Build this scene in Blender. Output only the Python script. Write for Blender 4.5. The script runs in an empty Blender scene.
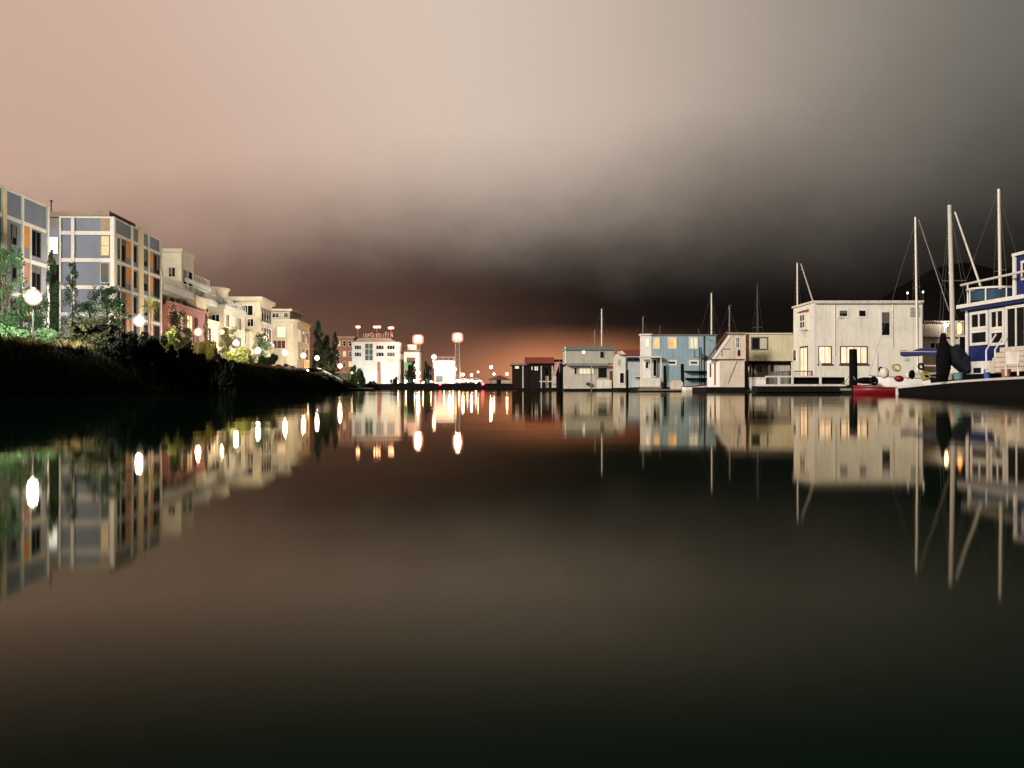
import bpy, bmesh, math, random
from mathutils import Vector, Matrix, Euler
R = math.radians
rnd = random.Random(7)
S = bpy.context.scene
COL = S.collection

# ------------------------------------------------------------------ camera
cam = bpy.data.cameras.new('camera'); cam_o = bpy.data.objects.new('camera', cam); COL.objects.link(cam_o)
cam.sensor_width = 36.0; cam.lens = 1000 / 1024 * 36.0; cam.clip_start = 0.1; cam.clip_end = 6000
CAMZ = 0.32
CM = Euler((R(90.262), 0, 0)).to_matrix() @ Euler((0, 0, R(-0.06))).to_matrix()
cam_o.matrix_world = Matrix.Translation((0, 0, CAMZ)) @ CM.to_4x4()
S.camera = cam_o

def P(px, py, Y):
    """point at forward distance Y on the sight line of a photograph pixel"""
    d = CM @ Vector(((px - 512) / 1000, (384 - py) / 1000, -1))
    return Vector((0, 0, CAMZ)) + d * (Y / d.y)

# ------------------------------------------------------------------ materials
def nt(m): m.use_nodes = True; return m.node_tree.nodes, m.node_tree.links
def mat(name, rgb, rough=0.7, var=0.22, scale=1.6, stretch=(1, 1, 1), bump=0.0, bscale=40, metal=0.0, spec=0.4, siding=None, sid_n=7.0, dirt=0.0):
    m = bpy.data.materials.new(name); N, L = nt(m)
    b = N['Principled BSDF']; b.inputs['Roughness'].default_value = rough; b.inputs['Metallic'].default_value = metal
    b.inputs['Specular IOR Level'].default_value = spec
    tc = N.new('ShaderNodeTexCoord'); mp = N.new('ShaderNodeMapping'); mp.inputs['Scale'].default_value = stretch
    L.new(tc.outputs['Object'], mp.inputs['Vector'])
    n = N.new('ShaderNodeTexNoise'); n.inputs['Scale'].default_value = scale; n.inputs['Detail'].default_value = 6; n.inputs['Roughness'].default_value = 0.65
    L.new(mp.outputs[0], n.inputs['Vector'])
    cr = N.new('ShaderNodeValToRGB'); cr.color_ramp.elements[0].position = 0.3; cr.color_ramp.elements[1].position = 0.7
    cr.color_ramp.elements[0].color = tuple(c * (1 - var) for c in rgb) + (1,)
    cr.color_ramp.elements[1].color = tuple(min(1, c * (1 + var * 0.55)) for c in rgb) + (1,)
    L.new(n.outputs['Fac'], cr.inputs['Fac'])
    out = cr.outputs['Color']
    if dirt:
        mp2 = N.new('ShaderNodeMapping'); mp2.inputs['Scale'].default_value = (3.0, 3.0, 0.35); L.new(tc.outputs['Object'], mp2.inputs['Vector'])
        n2 = N.new('ShaderNodeTexNoise'); n2.inputs['Scale'].default_value = 1.3; n2.inputs['Detail'].default_value = 5; L.new(mp2.outputs[0], n2.inputs['Vector'])
        r2 = N.new('ShaderNodeMapRange'); r2.inputs[1].default_value = 0.5; r2.inputs[2].default_value = 0.75; r2.inputs[3].default_value = 0; r2.inputs[4].default_value = dirt
        L.new(n2.outputs['Fac'], r2.inputs[0])
        mx = N.new('ShaderNodeMix'); mx.data_type = 'RGBA'; L.new(r2.outputs[0], mx.inputs[0]); L.new(out, mx.inputs[6]); mx.inputs[7].default_value = (0.12, 0.09, 0.06, 1)
        out = mx.outputs[2]
    L.new(out, b.inputs['Base Color'])
    h = None
    if siding:
        w = N.new('ShaderNodeTexWave'); w.wave_type = 'BANDS'; w.bands_direction = 'Z' if siding == 'h' else 'X'; w.wave_profile = 'SAW'
        w.inputs['Scale'].default_value = sid_n / 20 * math.pi * 2 / 2; L.new(tc.outputs['Object'], w.inputs['Vector'])
        h = w.outputs['Fac']; bs = 0.35; bd = 0.05
    elif bump:
        n3 = N.new('ShaderNodeTexNoise'); n3.inputs['Scale'].default_value = bscale; n3.inputs['Detail'].default_value = 4; L.new(tc.outputs['Object'], n3.inputs['Vector'])
        h = n3.outputs['Fac']; bs = bump; bd = 0.1
    if h is not None:
        bp = N.new('ShaderNodeBump'); bp.inputs['Strength'].default_value = bs; bp.inputs['Distance'].default_value = bd
        L.new(h, bp.inputs['Height']); L.new(bp.outputs[0], b.inputs['Normal'])
    return m
def emit(name, rgb, strength, curtain=0.0, scale=3.0):
    m = bpy.data.materials.new(name); N, L = nt(m)
    b = N['Principled BSDF']; b.inputs['Base Color'].default_value = tuple(0.6 * c for c in rgb) + (1,); b.inputs['Roughness'].default_value = 0.4
    b.inputs['Emission Strength'].default_value = strength
    if curtain:      # folds of a curtain drawn behind the pane
        tc = N.new('ShaderNodeTexCoord'); mp = N.new('ShaderNodeMapping'); mp.inputs['Scale'].default_value = (scale, scale, scale * 0.15); L.new(tc.outputs['Object'], mp.inputs['Vector'])
        n = N.new('ShaderNodeTexNoise'); n.inputs['Scale'].default_value = 1.6; n.inputs['Detail'].default_value = 4; L.new(mp.outputs[0], n.inputs['Vector'])
        cr = N.new('ShaderNodeValToRGB'); cr.color_ramp.elements[0].position = 0.35; cr.color_ramp.elements[1].position = 0.62
        cr.color_ramp.elements[0].color = tuple(c * (1 - curtain) * (1, .8, .6)[i] for i, c in enumerate(rgb)) + (1,)
        cr.color_ramp.elements[1].color = tuple(rgb) + (1,)
        L.new(n.outputs['Fac'], cr.inputs['Fac']); L.new(cr.outputs[0], b.inputs['Emission Color'])
    else:
        b.inputs['Emission Color'].default_value = tuple(rgb) + (1,)
    return m

def halo_globe(name, rgb, strength):  # glowing shell fading at its rim, imitates the glare halo round a lamp
    m = bpy.data.materials.new(name); N, L = nt(m); N.remove(N['Principled BSDF'])
    lw = N.new('ShaderNodeLayerWeight'); lw.inputs['Blend'].default_value = 0.5
    inv = N.new('ShaderNodeMath'); inv.operation = 'SUBTRACT'; inv.inputs[0].default_value = 1; L.new(lw.outputs['Facing'], inv.inputs[1])
    pw = N.new('ShaderNodeMath'); pw.operation = 'POWER'; L.new(inv.outputs[0], pw.inputs[0]); pw.inputs[1].default_value = 2.0
    e = N.new('ShaderNodeEmission'); e.inputs['Color'].default_value = rgb + (1,); e.inputs['Strength'].default_value = strength
    t = N.new('ShaderNodeBsdfTransparent'); mx = N.new('ShaderNodeMixShader'); hf = N.new('ShaderNodeMath'); hf.operation = 'MULTIPLY'; hf.inputs[1].default_value = .35; L.new(pw.outputs[0], hf.inputs[0]); L.new(hf.outputs[0], mx.inputs[0]); L.new(t.outputs[0], mx.inputs[1]); L.new(e.outputs[0], mx.inputs[2])
    L.new(mx.outputs[0], N['Material Output'].inputs['Surface']); m.cycles.emission_sampling = 'NONE'
    return m
M = dict(
    halo_white=halo_globe('halo_globe_white', (1.0, .70, .55), 4.5), halo_orange=halo_globe('halo_globe_orange', (1.0, .42, .16), 4.0), halo_red=halo_globe('halo_globe_salmon', (1.0, .26, .14), 4.0),
    bluepanel=mat('blue_grey_panel', (0.17, 0.20, 0.26), 0.6, 0.12, 0.5),
    bluepanel2=mat('pale_lilac_panel', (0.26, 0.27, 0.34), 0.6, 0.1, 0.5),
    trim=mat('cream_trim', (0.70, 0.68, 0.61), 0.6, 0.12, 2),
    yellow=mat('lamplit_pilaster', (0.72, 0.63, 0.40), 0.6, 0.12, 2),  # cream trim yellowed to put lamplight into the pilaster colour
    orange=mat('orange_panel', (0.62, 0.25, 0.03), 0.5, 0.15, 1),
    tan=mat('tan_fascia', (0.34, 0.25, 0.17), 0.7, 0.15, 1),
    concrete=mat('concrete', (0.30, 0.28, 0.25), 0.85, 0.25, 0.8, bump=0.2),
    cream=mat('cream_stucco', (0.56, 0.51, 0.38), 0.85, 0.15, 0.8, bump=0.15),
    beige=mat('beige_stucco', (0.60, 0.53, 0.40), 0.85, 0.15, 0.8, bump=0.15),
    pink=mat('pink_stucco', (0.50, 0.20, 0.17), 0.85, 0.15, 0.8, bump=0.15),
    greywhite=mat('pale_grey_parapet', (0.52, 0.51, 0.46), 0.8, 0.2, 1.5),
    brick=mat('red_brick', (0.36, 0.15, 0.10), 0.85, 0.3, 3, bump=0.2),
    glass=mat('dark_glass', (0.008, 0.008, 0.010), 0.2, 0.1, 1, spec=0.1),
    teal=mat('teal_glass', (0.06, 0.13, 0.12), 0.15, 0.15, 1),
    blind=mat('window_blind', (0.11, 0.10, 0.085), 0.8, 0.3, 4, stretch=(1, 1, 12)),
    dark=mat('dark_recess', (0.012, 0.011, 0.01), 0.9, 0.3, 1, spec=0.05),
    white=mat('white_paint', (0.72, 0.67, 0.58), 0.6, 0.12, 1.2, dirt=0.35),
    white2=mat('clean_white_paint', (0.80, 0.76, 0.70), 0.5, 0.08, 2, dirt=0.15),
    whitewall=mat('white_painted_plywood', (0.80, 0.75, 0.64), 0.65, 0.13, 0.9, bump=0.12, bscale=6, dirt=0.2),
    creamwall=mat('cream_siding', (0.66, 0.58, 0.38), 0.65, 0.12, 1, siding='v', sid_n=6, dirt=0.3),
    beigewall=mat('beige_plywood', (0.66, 0.56, 0.46), 0.7, 0.14, 1.2, bump=0.15, bscale=8, dirt=0.35),
    bluewall=mat('sky_blue_siding', (0.26, 0.37, 0.42), 0.65, 0.12, 1, siding='v', sid_n=5, dirt=0.3),
    paleblue=mat('pale_blue_siding', (0.45, 0.50, 0.52), 0.65, 0.12, 1, siding='h', sid_n=5, dirt=0.25),
    greywall=mat('grey_green_siding', (0.42, 0.40, 0.32), 0.65, 0.14, 1, siding='h', sid_n=5, dirt=0.3),
    greywall2=mat('warm_grey_siding', (0.50, 0.46, 0.40), 0.65, 0.14, 1, siding='v', sid_n=5, dirt=0.3),
    greyroof=mat('grey_roof_felt', (0.20, 0.21, 0.20), 0.9, 0.2, 2, bump=0.3, bscale=20),
    redroof=mat('red_roof', (0.24, 0.055, 0.035), 0.8, 0.25, 2),
    darkwall=mat('dark_stained_wood', (0.016, 0.010, 0.008), 0.8, 0.35, 1.5, siding='v', sid_n=5, spec=0.1),
    darkwood=mat('tarred_timber', (0.006, 0.005, 0.004), 0.85, 0.4, 3, bump=0.4, bscale=12, spec=0.05),
    rustwood=mat('red_brown_timber', (0.12, 0.035, 0.025), 0.8, 0.3, 3),
    float=mat('dock_float', (0.010, 0.009, 0.008), 0.85, 0.4, 2, bump=0.3, spec=0.08),
    deck=mat('weathered_planks', (0.22, 0.19, 0.15), 0.8, 0.3, 2, siding='v', sid_n=12),
    navy=mat('navy_canvas', (0.018, 0.025, 0.11), 0.85, 0.3, 3, bump=0.3, bscale=6),
    slate=mat('slate_canvas', (0.016, 0.019, 0.026), 0.9, 0.4, 3, bump=0.4, bscale=5, spec=.05),
    black=mat('black_canvas', (0.005, 0.0045, 0.005), 0.9, 0.4, 3, bump=0.3, bscale=6, spec=0.05),
    royal=mat('royal_blue_paint', (0.012, 0.020, 0.115), 0.5, 0.15, 1.5, spec=.08),
    hullblack=mat('black_hull_paint', (0.004, 0.004, 0.005), 0.8, 0.3, 1, spec=0.05),
    hullred=mat('red_hull_paint', (0.20, 0.008, 0.014), 0.4, 0.2, 2),
    alu=mat('mast_aluminium', (0.62, 0.57, 0.48), 0.45, 0.1, 3, metal=0.15),
    aludark=mat('weathered_mast', (0.22, 0.20, 0.18), 0.6, 0.15, 3),
    maststeel=mat('dark_mast', (0.05, 0.045, 0.04), 0.6, 0.15, 3),
    wire=mat('rigging_wire', (0.14, 0.135, 0.13), 0.5, 0.1, 3),
    steel=mat('painted_steel', (0.10, 0.10, 0.10), 0.5, 0.2, 3),
    galv=mat('galvanised_steel', (0.40, 0.38, 0.36), 0.5, 0.15, 3, metal=0.3),
    bark=mat('bark', (0.07, 0.05, 0.035), 0.9, 0.4, 5, bump=0.5),
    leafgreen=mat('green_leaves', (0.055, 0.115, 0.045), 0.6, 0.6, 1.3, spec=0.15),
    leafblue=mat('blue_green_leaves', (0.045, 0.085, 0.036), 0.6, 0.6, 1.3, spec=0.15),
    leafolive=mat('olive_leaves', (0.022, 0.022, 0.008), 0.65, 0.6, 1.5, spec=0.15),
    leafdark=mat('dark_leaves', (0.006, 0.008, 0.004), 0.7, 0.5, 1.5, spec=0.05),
    leaflit=mat('lamplit_leaves', (0.12, 0.14, 0.03), 0.6, 0.5, 1.5, spec=0.15),  # yellow lamplight mixed into the leaf colour
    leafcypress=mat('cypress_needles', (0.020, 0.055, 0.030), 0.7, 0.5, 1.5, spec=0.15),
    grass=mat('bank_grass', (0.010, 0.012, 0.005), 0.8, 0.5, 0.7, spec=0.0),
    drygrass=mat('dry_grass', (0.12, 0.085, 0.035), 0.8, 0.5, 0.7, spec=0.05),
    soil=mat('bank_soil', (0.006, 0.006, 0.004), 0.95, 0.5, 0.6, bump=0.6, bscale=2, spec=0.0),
    paving=mat('paving', (0.22, 0.19, 0.15), 0.85, 0.2, 0.7),
    rock=mat('rock', (0.13, 0.12, 0.10), 0.85, 0.4, 2, bump=0.5, bscale=5),
    tarpblue=mat('blue_tarpaulin', (0.02, 0.055, 0.10), 0.7, 0.4, 2),
    rubber=mat('black_rubber', (0.006, 0.006, 0.006), 0.7, 0.3, 4, spec=0.1),
    yellowrope=mat('yellow_rope', (0.42, 0.34, 0.10), 0.8, 0.3, 6),
    pinkcloth=mat('faded_pink_canvas', (0.50, 0.30, 0.27), 0.85, 0.2, 3),
    greenawn=mat('green_awning', (0.12, 0.42, 0.22), 0.7, 0.15, 2),
    skinwhite=mat('white_stucco', (0.70, 0.70, 0.66), 0.8, 0.1, 0.5),
    carwhite=mat('white_car_paint', (0.75, 0.74, 0.72), 0.3, 0.05, 1),
    carred=mat('dark_red_car_paint', (0.25, 0.02, 0.02), 0.3, 0.05, 1),
    carsilver=mat('silver_car_paint', (0.45, 0.45, 0.46), 0.3, 0.05, 1, metal=0.4),
    bluebarrel=mat('blue_plastic', (0.04, 0.10, 0.38), 0.4, 0.1, 2),
    teabox=mat('teal_plastic', (0.10, 0.24, 0.24), 0.5, 0.1, 2),
    hillmat=mat('wooded_hillside', (0.008, 0.007, 0.006), 0.95, 0.5, 0.05, spec=0),
    glow_lamp=emit('lamp_globe_white', (1.0, 0.86, 0.70), 2700),
    glow_big=emit('lamp_globe_bright', (0.96, 1.0, 0.84), 8500),
    glow_orange=emit('lamp_globe_orange', (1.0, 0.55, 0.24), 1300),
    glow_flood=emit('floodlight_lens', (1.0, 0.50, 0.36), 800),
    glow_far=emit('far_lamp', (1.0, 0.45, 0.24), 90),
    glow_white=emit('white_flood_lens', (0.92, 1.0, 0.92), 1900),
    glow_red=emit('red_beacon_lens', (1.0, 0.03, 0.05), 25),
    glow_small=emit('small_lamp', (1.0, 0.72, 0.45), 60),
    glow_dot=emit('distant_lamp', (0.95, 0.95, 1.0), 3.0),
    flame=emit('orange_lantern', (1.0, 0.32, 0.08), 5),
    lit_white=emit('lit_window_white', (0.86, 1.0, 0.93), 2.2),
    lit_warm=emit('lit_window_warm', (1.0, 0.78, 0.55), 1.15, 0.55, 3),
    lit_amber=emit('lit_window_amber', (1.0, 0.55, 0.24), 1.0, 0.6, 3),
    lit_dim=emit('lit_window_dim', (0.85, 0.70, 0.42), 0.42, 0.35, 3),
    lit_yellow=emit('lit_window_yellow', (1.0, 0.83, 0.42), 0.9, 0.5, 2),
    lit_pale=emit('lit_window_pale', (0.9, 0.86, 0.62), 0.55, 0.4, 3),
)

# ------------------------------------------------------------------ mesh helpers
class MB:
    def __init__(s): s.v = []; s.f = []
    def box(s, x0, x1, y0, y1, z0, z1):
        o = len(s.v)
        s.v += [(x0, y0, z0), (x1, y0, z0), (x1, y1, z0), (x0, y1, z0), (x0, y0, z1), (x1, y0, z1), (x1, y1, z1), (x0, y1, z1)]
        s.f += [tuple(o + i for i in q) for q in ((3, 2, 1, 0), (4, 5, 6, 7), (0, 1, 5, 4), (1, 2, 6, 5), (2, 3, 7, 6), (3, 0, 4, 7))]
        return s
    def prism(s, pts, a0, a1, axis='y'):
        """polygon extruded along an axis; pts are the two other coordinates in order"""
        o = len(s.v); n = len(pts)
        for a in (a0, a1):
            for p in pts:
                s.v.append({'y': (p[0], a, p[1]), 'x': (a, p[0], p[1]), 'z': (p[0], p[1], a)}[axis])
        s.f.append(tuple(o + i for i in range(n))); s.f.append(tuple(o + n + i for i in reversed(range(n))))
        for i in range(n):
            j = (i + 1) % n; s.f.append((o + i, o + n + i, o + n + j, o + j))
        return s
    def tube(s, pts, r, n=7, r2=None):
        pts = [Vector(p) for p in pts]; o = len(s.v); m = len(pts)
        for k, p in enumerate(pts):
            d = (pts[min(k + 1, m - 1)] - pts[max(k - 1, 0)]).normalized()
            a = d.orthogonal().normalized() if abs(d.z) < 0.9 else Vector((1, 0, 0)); a = (a - d * a.dot(d)).normalized(); b = d.cross(a)
            rr = r if r2 is None else r + (r2 - r) * k / (m - 1)
            for i in range(n):
                t = 2 * math.pi * i / n; s.v.append(tuple(p + a * math.cos(t) * rr + b * math.sin(t) * rr))
        for k in range(m - 1):
            for i in range(n):
                j = (i + 1) % n; s.f.append((o + k * n + i, o + k * n + j, o + k * n + n + j, o + k * n + n + i))
        s.f.append(tuple(o + i for i in reversed(range(n)))); s.f.append(tuple(o + (m - 1) * n + i for i in range(n)))
        return s
    def ball(s, c, r, nu=14, nv=9, sz=1.0):
        o = len(s.v); c = Vector(c)
        s.v.append(tuple(c + Vector((0, 0, r * sz))))
        for j in range(1, nv):
            t = math.pi * j / nv
            for i in range(nu):
                a = 2 * math.pi * i / nu; s.v.append(tuple(c + Vector((r * math.sin(t) * math.cos(a), r * math.sin(t) * math.sin(a), r * sz * math.cos(t)))))
        s.v.append(tuple(c - Vector((0, 0, r * sz)))); e = len(s.v) - 1
        for i in range(nu):
            j = (i + 1) % nu
            s.f.append((o, o + 1 + i, o + 1 + j)); s.f.append((e, e - nu + j, e - nu + i))
        for k in range(nv - 2):
            for i in range(nu):
                j = (i + 1) % nu; a = o + 1 + k * nu
                s.f.append((a + i, a + nu + i, a + nu + j, a + j))
        return s
    def ring(s, c, R_, r, n=24, m=6, flat=1.0):
        c = Vector(c); pts = []
        o = len(s.v)
        for i in range(n):
            a = 2 * math.pi * i / n
            for j in range(m):
                b = 2 * math.pi * j / m; q = R_ + r * math.cos(b)
                s.v.append(tuple(c + Vector((q * math.cos(a), q * math.sin(a) * flat, r * math.sin(b)))))
        for i in range(n):
            for j in range(m):
                i2, j2 = (i + 1) % n, (j + 1) % m
                s.f.append((o + i * m + j, o + i2 * m + j, o + i2 * m + j2, o + i * m + j2))
        return s
    def loft(s, rings, close=True):
        """rings of equal point count, joined; ends capped"""
        o = len(s.v); n = len(rings[0])
        for r in rings: s.v += [tuple(p) for p in r]
        for k in range(len(rings) - 1):
            for i in range(n if close else n - 1):
                j = (i + 1) % n; s.f.append((o + k * n + i, o + k * n + j, o + (k + 1) * n + j, o + (k + 1) * n + i))
        s.f.append(tuple(o + i for i in reversed(range(n)))); s.f.append(tuple(o + (len(rings) - 1) * n + i for i in range(n)))
        return s
    def build(s, name, m, parent=None, smooth=False, recalc=True):
        me = bpy.data.meshes.new(name); me.from_pydata(s.v, [], s.f)
        if recalc:
            bm = bmesh.new(); bm.from_mesh(me); bmesh.ops.recalc_face_normals(bm, faces=bm.faces); bm.to_mesh(me); bm.free()
        me.materials.append(M[m] if isinstance(m, str) else m)
        if smooth:
            for p in me.polygons: p.use_smooth = True
        o = bpy.data.objects.new(name, me); COL.objects.link(o)
        if parent is not None: o.parent = parent
        return o

def tag(o, label=None, cat=None, group=None, kind=None):
    if label: o['label'] = label
    if cat: o['category'] = cat
    if group: o['group'] = group
    if kind: o['kind'] = kind
    return o
def thing(name, label, cat, loc=(0, 0, 0), rz=0.0, group=None):
    o = bpy.data.objects.new(name, None); COL.objects.link(o); o.empty_display_size = 0.3
    o.location = loc; o.rotation_euler = (0, 0, rz)
    return tag(o, label, cat, group)
def copy_tree(o, parent=None):
    c = o.copy(); COL.objects.link(c)
    if parent is not None: c.parent = parent
    for ch in list(o.children): copy_tree(ch, c)
    return c
def bx(name, m, parent, *d): return MB().box(*d).build(name, m, parent)

wr = random.Random(21)
def fmap(face, off):
    """(along, outward, z) -> local box limits on a face: f looks to -y, l to -x, r to +x"""
    if face == 'f': return lambda a0, a1, d0, d1, z0, z1: (a0, a1, off - d1, off - d0, z0, z1)
    if face == 'l': return lambda a0, a1, d0, d1, z0, z1: (off - d1, off - d0, a0, a1, z0, z1)
    return lambda a0, a1, d0, d1, z0, z1: (off + d0, off + d1, a0, a1, z0, z1)
def win(parent, face, a0, a1, z0, z1, off=0.0, pane='glass', frame='trim', nx=1, nz=1, fw=0.09, dep=0.09, name='window', sill=False):
    f = fmap(face, off); m = MB()
    m.box(*f(a0, a1, -0.01, dep, z1 - fw, z1)); m.box(*f(a0, a1, -0.01, dep, z0, z0 + fw))
    m.box(*f(a0, a0 + fw, -0.01, dep - 0.003, z0 + fw, z1 - fw)); m.box(*f(a1 - fw, a1, -0.01, dep - 0.003, z0 + fw, z1 - fw))
    mw = fw * 0.6
    for i in range(1, nx):
        c = a0 + (a1 - a0) * i / nx; m.box(*f(c - mw / 2, c + mw / 2, 0, dep - 0.012, z0 + fw, z1 - fw))
    for i in range(1, nz):
        c = z0 + (z1 - z0) * i / nz; m.box(*f(a0 + fw, a1 - fw, 0, dep - 0.02, c - mw / 2, c + mw / 2))
    o = m.build(name, frame, parent)
    q = MB().box(*f(a0 + fw * 0.9, a1 - fw * 0.9, -0.02, 0.02, z0 + fw * 0.9, z1 - fw * 0.9)).build('pane', pane, o)
    if pane in ('glass', 'teal') and (a1 - a0) > .8 and wr.random() < .45:
        k = wr.uniform(.25, .8); c0, c1 = (a0, a1) if nx == 1 or wr.random() < .5 else ((a0, a0 + (a1 - a0) / nx) if wr.random() < .5 else (a1 - (a1 - a0) / nx, a1))
        MB().box(*f(c0 + fw, c1 - fw, .015, .028, z1 - fw - (z1 - z0 - 2 * fw) * k, z1 - fw)).build('blind', 'blind', o)
    if sill: MB().box(*f(a0 - 0.08, a1 + 0.08, 0, dep + 0.08, z0 - 0.09, z0 - 0.003)).build('sill', frame, o)
    return o
def railing(parent, p0, p1, h, m='white2', step=0.16, name='railing', r=0.025, posts=1.6):
    p0, p1 = Vector(p0), Vector(p1); L = (p1 - p0).length; q = MB(); up = Vector((0, 0, 1))
    q.tube([p0 + up * h, p1 + up * h], r * 1.5, 6); q.tube([p0 + up * 0.1, p1 + up * 0.1], r, 6)
    n = max(2, int(L / step))
    for i in range(n + 1):
        c = p0.lerp(p1, i / n); q.tube([c + up * 0.1, c + up * h], r * 0.7, 5)
    n = max(1, round(L / posts))
    for i in range(n + 1):
        c = p0.lerp(p1, i / n); q.tube([c, c + up * (h + 0.05)], r * 1.8, 6)
    return q.build(name, m, parent)

# ------------------------------------------------------------------ setting
def shore(Y):
    if Y < 40: return -19.0
    if Y < 140: return -19.0 - 0.04 * (Y - 40)
    if Y < 220: return -23.0 - 0.11 * (Y - 140)
    return -31.8 - 0.26 * (Y - 220)
def sm(t): t = max(0, min(1, t)); return t * t * (3 - 2 * t)
def ground_z(x, y):
    wob = 0.5 * math.sin(y * 0.21) + 0.35 * math.sin(y * 0.53 + 1)
    crest = 2.6 if y < 180 else 2.6 - 0.9 * sm((y - 180) / 60)
    d = shore(y) + wob - x
    left = -1.4 + (crest + 1.4) * sm((d + 2.2) / 8.5) if d > -2.2 else -1.4
    if left > crest - 0.01: left = crest
    right = -1.4 + 3.4 * sm((x - 47) / 6)
    far = -1.4 + 3.2 * sm((y - 288) / 5.0)
    far2 = -1.4 + 3.0 * sm((-150 - y) / 10)
    z = max(left, right, far, far2)
    return z + (0.08 * math.sin(x * 1.3 + y * 0.7) * math.sin(y * 1.1) if 0 < d < 7 and y < 285 else 0)
xs = sorted(set([-2600, -1400, -700, -400, -250, -160, -120, -95] + [-80 + i * 2 for i in range(10)] + [-60 + i * 0.8 for i in range(60)] +
                [-10, -2, 8, 20, 32, 40, 44] + [46 + i for i in range(10)] + [60, 70, 90, 130, 200, 320, 600, 1200, 2600]))
ys = sorted(set([-900, -500, -300, -220, -170, -165, -160, -155, -150, -140, -100, -60, -30, 0] + [10 + i * 1.6 for i in range(100)] + [172 + 4 * i for i in range(28)] +
                [285 + i for i in range(12)] + [300, 320, 360, 420, 520, 700, 1000, 1600, 2600, 4000]))
me = MB(); nX = len(xs)
for y in ys:
    for x in xs: me.v.append((x, y, ground_z(x, y)))
for j in range(len(ys) - 1):
    for i in range(nX - 1):
        a = j * nX + i; me.f.append((a, a + 1, a + nX + 1, a + nX))
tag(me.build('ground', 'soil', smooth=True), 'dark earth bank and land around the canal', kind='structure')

# water
wm = bpy.data.materials.new('water'); N, L = nt(wm); N.remove(N['Principled BSDF']); out = N['Material Output']
gl = N.new('ShaderNodeBsdfGlossy'); gl.distribution = 'BECKMANN'; gl.inputs['Roughness'].default_value = 0.06; gl.inputs['Color'].default_value = (1.0, 0.90, 0.74, 1)
df = N.new('ShaderNodeBsdfDiffuse'); df.inputs['Color'].default_value = (0.0018, 0.0110, 0.0066, 1)
fr = N.new('ShaderNodeFresnel'); fr.inputs['IOR'].default_value = 1.33; mxs = N.new('ShaderNodeMixShader')
fp = N.new('ShaderNodeFloatCurve'); cv = fp.mapping.curves[0]; cv.points[0].location = (0, 0); cv.points[1].location = (1, .9)
for q_ in ((.1, .004), (.16, .016), (.25, .10), (.34, .235), (.55, .39), (.75, .57)): cv.points.new(*q_)
fp.mapping.update(); L.new(fr.outputs[0], fp.inputs[1])
L.new(fp.outputs[0], mxs.inputs[0]); L.new(df.outputs[0], mxs.inputs[1]); L.new(gl.outputs[0], mxs.inputs[2]); L.new(mxs.outputs[0], out.inputs['Surface'])
tc = N.new('ShaderNodeTexCoord'); n = N.new('ShaderNodeTexNoise'); n.inputs['Scale'].default_value = 0.5; n.inputs['Detail'].default_value = 2
mp = N.new('ShaderNodeMapping'); mp.inputs['Scale'].default_value = (0.7, 1.0, 1.0); L.new(tc.outputs['Object'], mp.inputs['Vector']); L.new(mp.outputs[0], n.inputs['Vector'])
n5 = N.new('ShaderNodeTexNoise'); n5.inputs['Scale'].default_value = 0.045; n5.inputs['Detail'].default_value = 3; L.new(mp.outputs[0], n5.inputs['Vector'])
mr = N.new('ShaderNodeMapRange'); mr.inputs[1].default_value = .38; mr.inputs[2].default_value = .66; mr.inputs[3].default_value = .042; mr.inputs[4].default_value = .085; L.new(n5.outputs['Fac'], mr.inputs[0]); L.new(mr.outputs[0], gl.inputs['Roughness'])
bp = N.new('ShaderNodeBump'); bp.inputs['Strength'].default_value = 0.06; bp.inputs['Distance'].default_value = 0.04; L.new(n.outputs['Fac'], bp.inputs['Height']); L.new(bp.outputs[0], gl.inputs['Normal'])
w = MB(); w.v = [(-120, -220, 0), (60, -220, 0), (60, 300, 0), (-120, 300, 0)]; w.f = [(0, 1, 2, 3)]
tag(w.build('water', wm, recalc=False), 'still dark canal water', kind='structure')

# promenade on top of the bank, quay wall at the far end
q = MB(); o = []
for y in range(20, 270, 6):
    x = shore(y) - 11.0; q.v += [(x - 3.2, y, ground_z(x - 3.2, y) + 0.02), (x, y, ground_z(x, y) + 0.02)]
for i in range(len(q.v) // 2 - 1): q.f.append((2 * i, 2 * i + 1, 2 * i + 3, 2 * i + 2))
tag(q.build('promenade_path', 'paving'), 'paved promenade along the bank', kind='structure')
q = MB().box(-52, 60, 284.0, 285.2, -1.2, 1.5).box(-52, 60, 283.7, 285.4, 1.5, 1.72)
tag(q.build('quay_wall', 'float'), 'low dark quay wall closing the far end of the canal', 'quay wall')
q = MB()
rows = [(0.0, 0), (0.35, 22), (0.62, 55), (0.8, 88), (1.0, 118)]
hp = [(820, 352), (845, 335), (870, 310), (890, 292), (912, 280), (935, 268), (965, 262), (1000, 270), (1060, 262), (1150, 285), (1300, 330)]
for k, (px, py) in enumerate(hp):
    t = P(px, py, 560); 
    for dy, fz in ((-110, 0.0), (-60, 0.55), (0, 1.0), (90, 0.7), (200, 0.0)):
        q.v.append((t.x * (560 + dy) / 560, 560 + dy, 1.0 + (t.z - 1.0) * fz + (3 * math.sin(k * 2.3 + dy) if 0 < fz < 1 else 0)))
for k in range(len(hp) - 1):
    for j in range(4): q.f.append((k * 5 + j, k * 5 + j + 1, k * 5 + j + 6, k * 5 + j + 5))
tag(q.build('hill', 'hillmat', smooth=True), 'dark wooded hill beyond the marina', kind='structure')

# ------------------------------------------------------------------ blue apartment blocks
LB_ANG = math.atan2(1, -0.05)
def facade(X0, Y0):
    c = X0 + 0.05 * Y0
    return lambda px: (c / ((px - 512) / 1000 + 0.05) - Y0) * 1.00125

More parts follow.
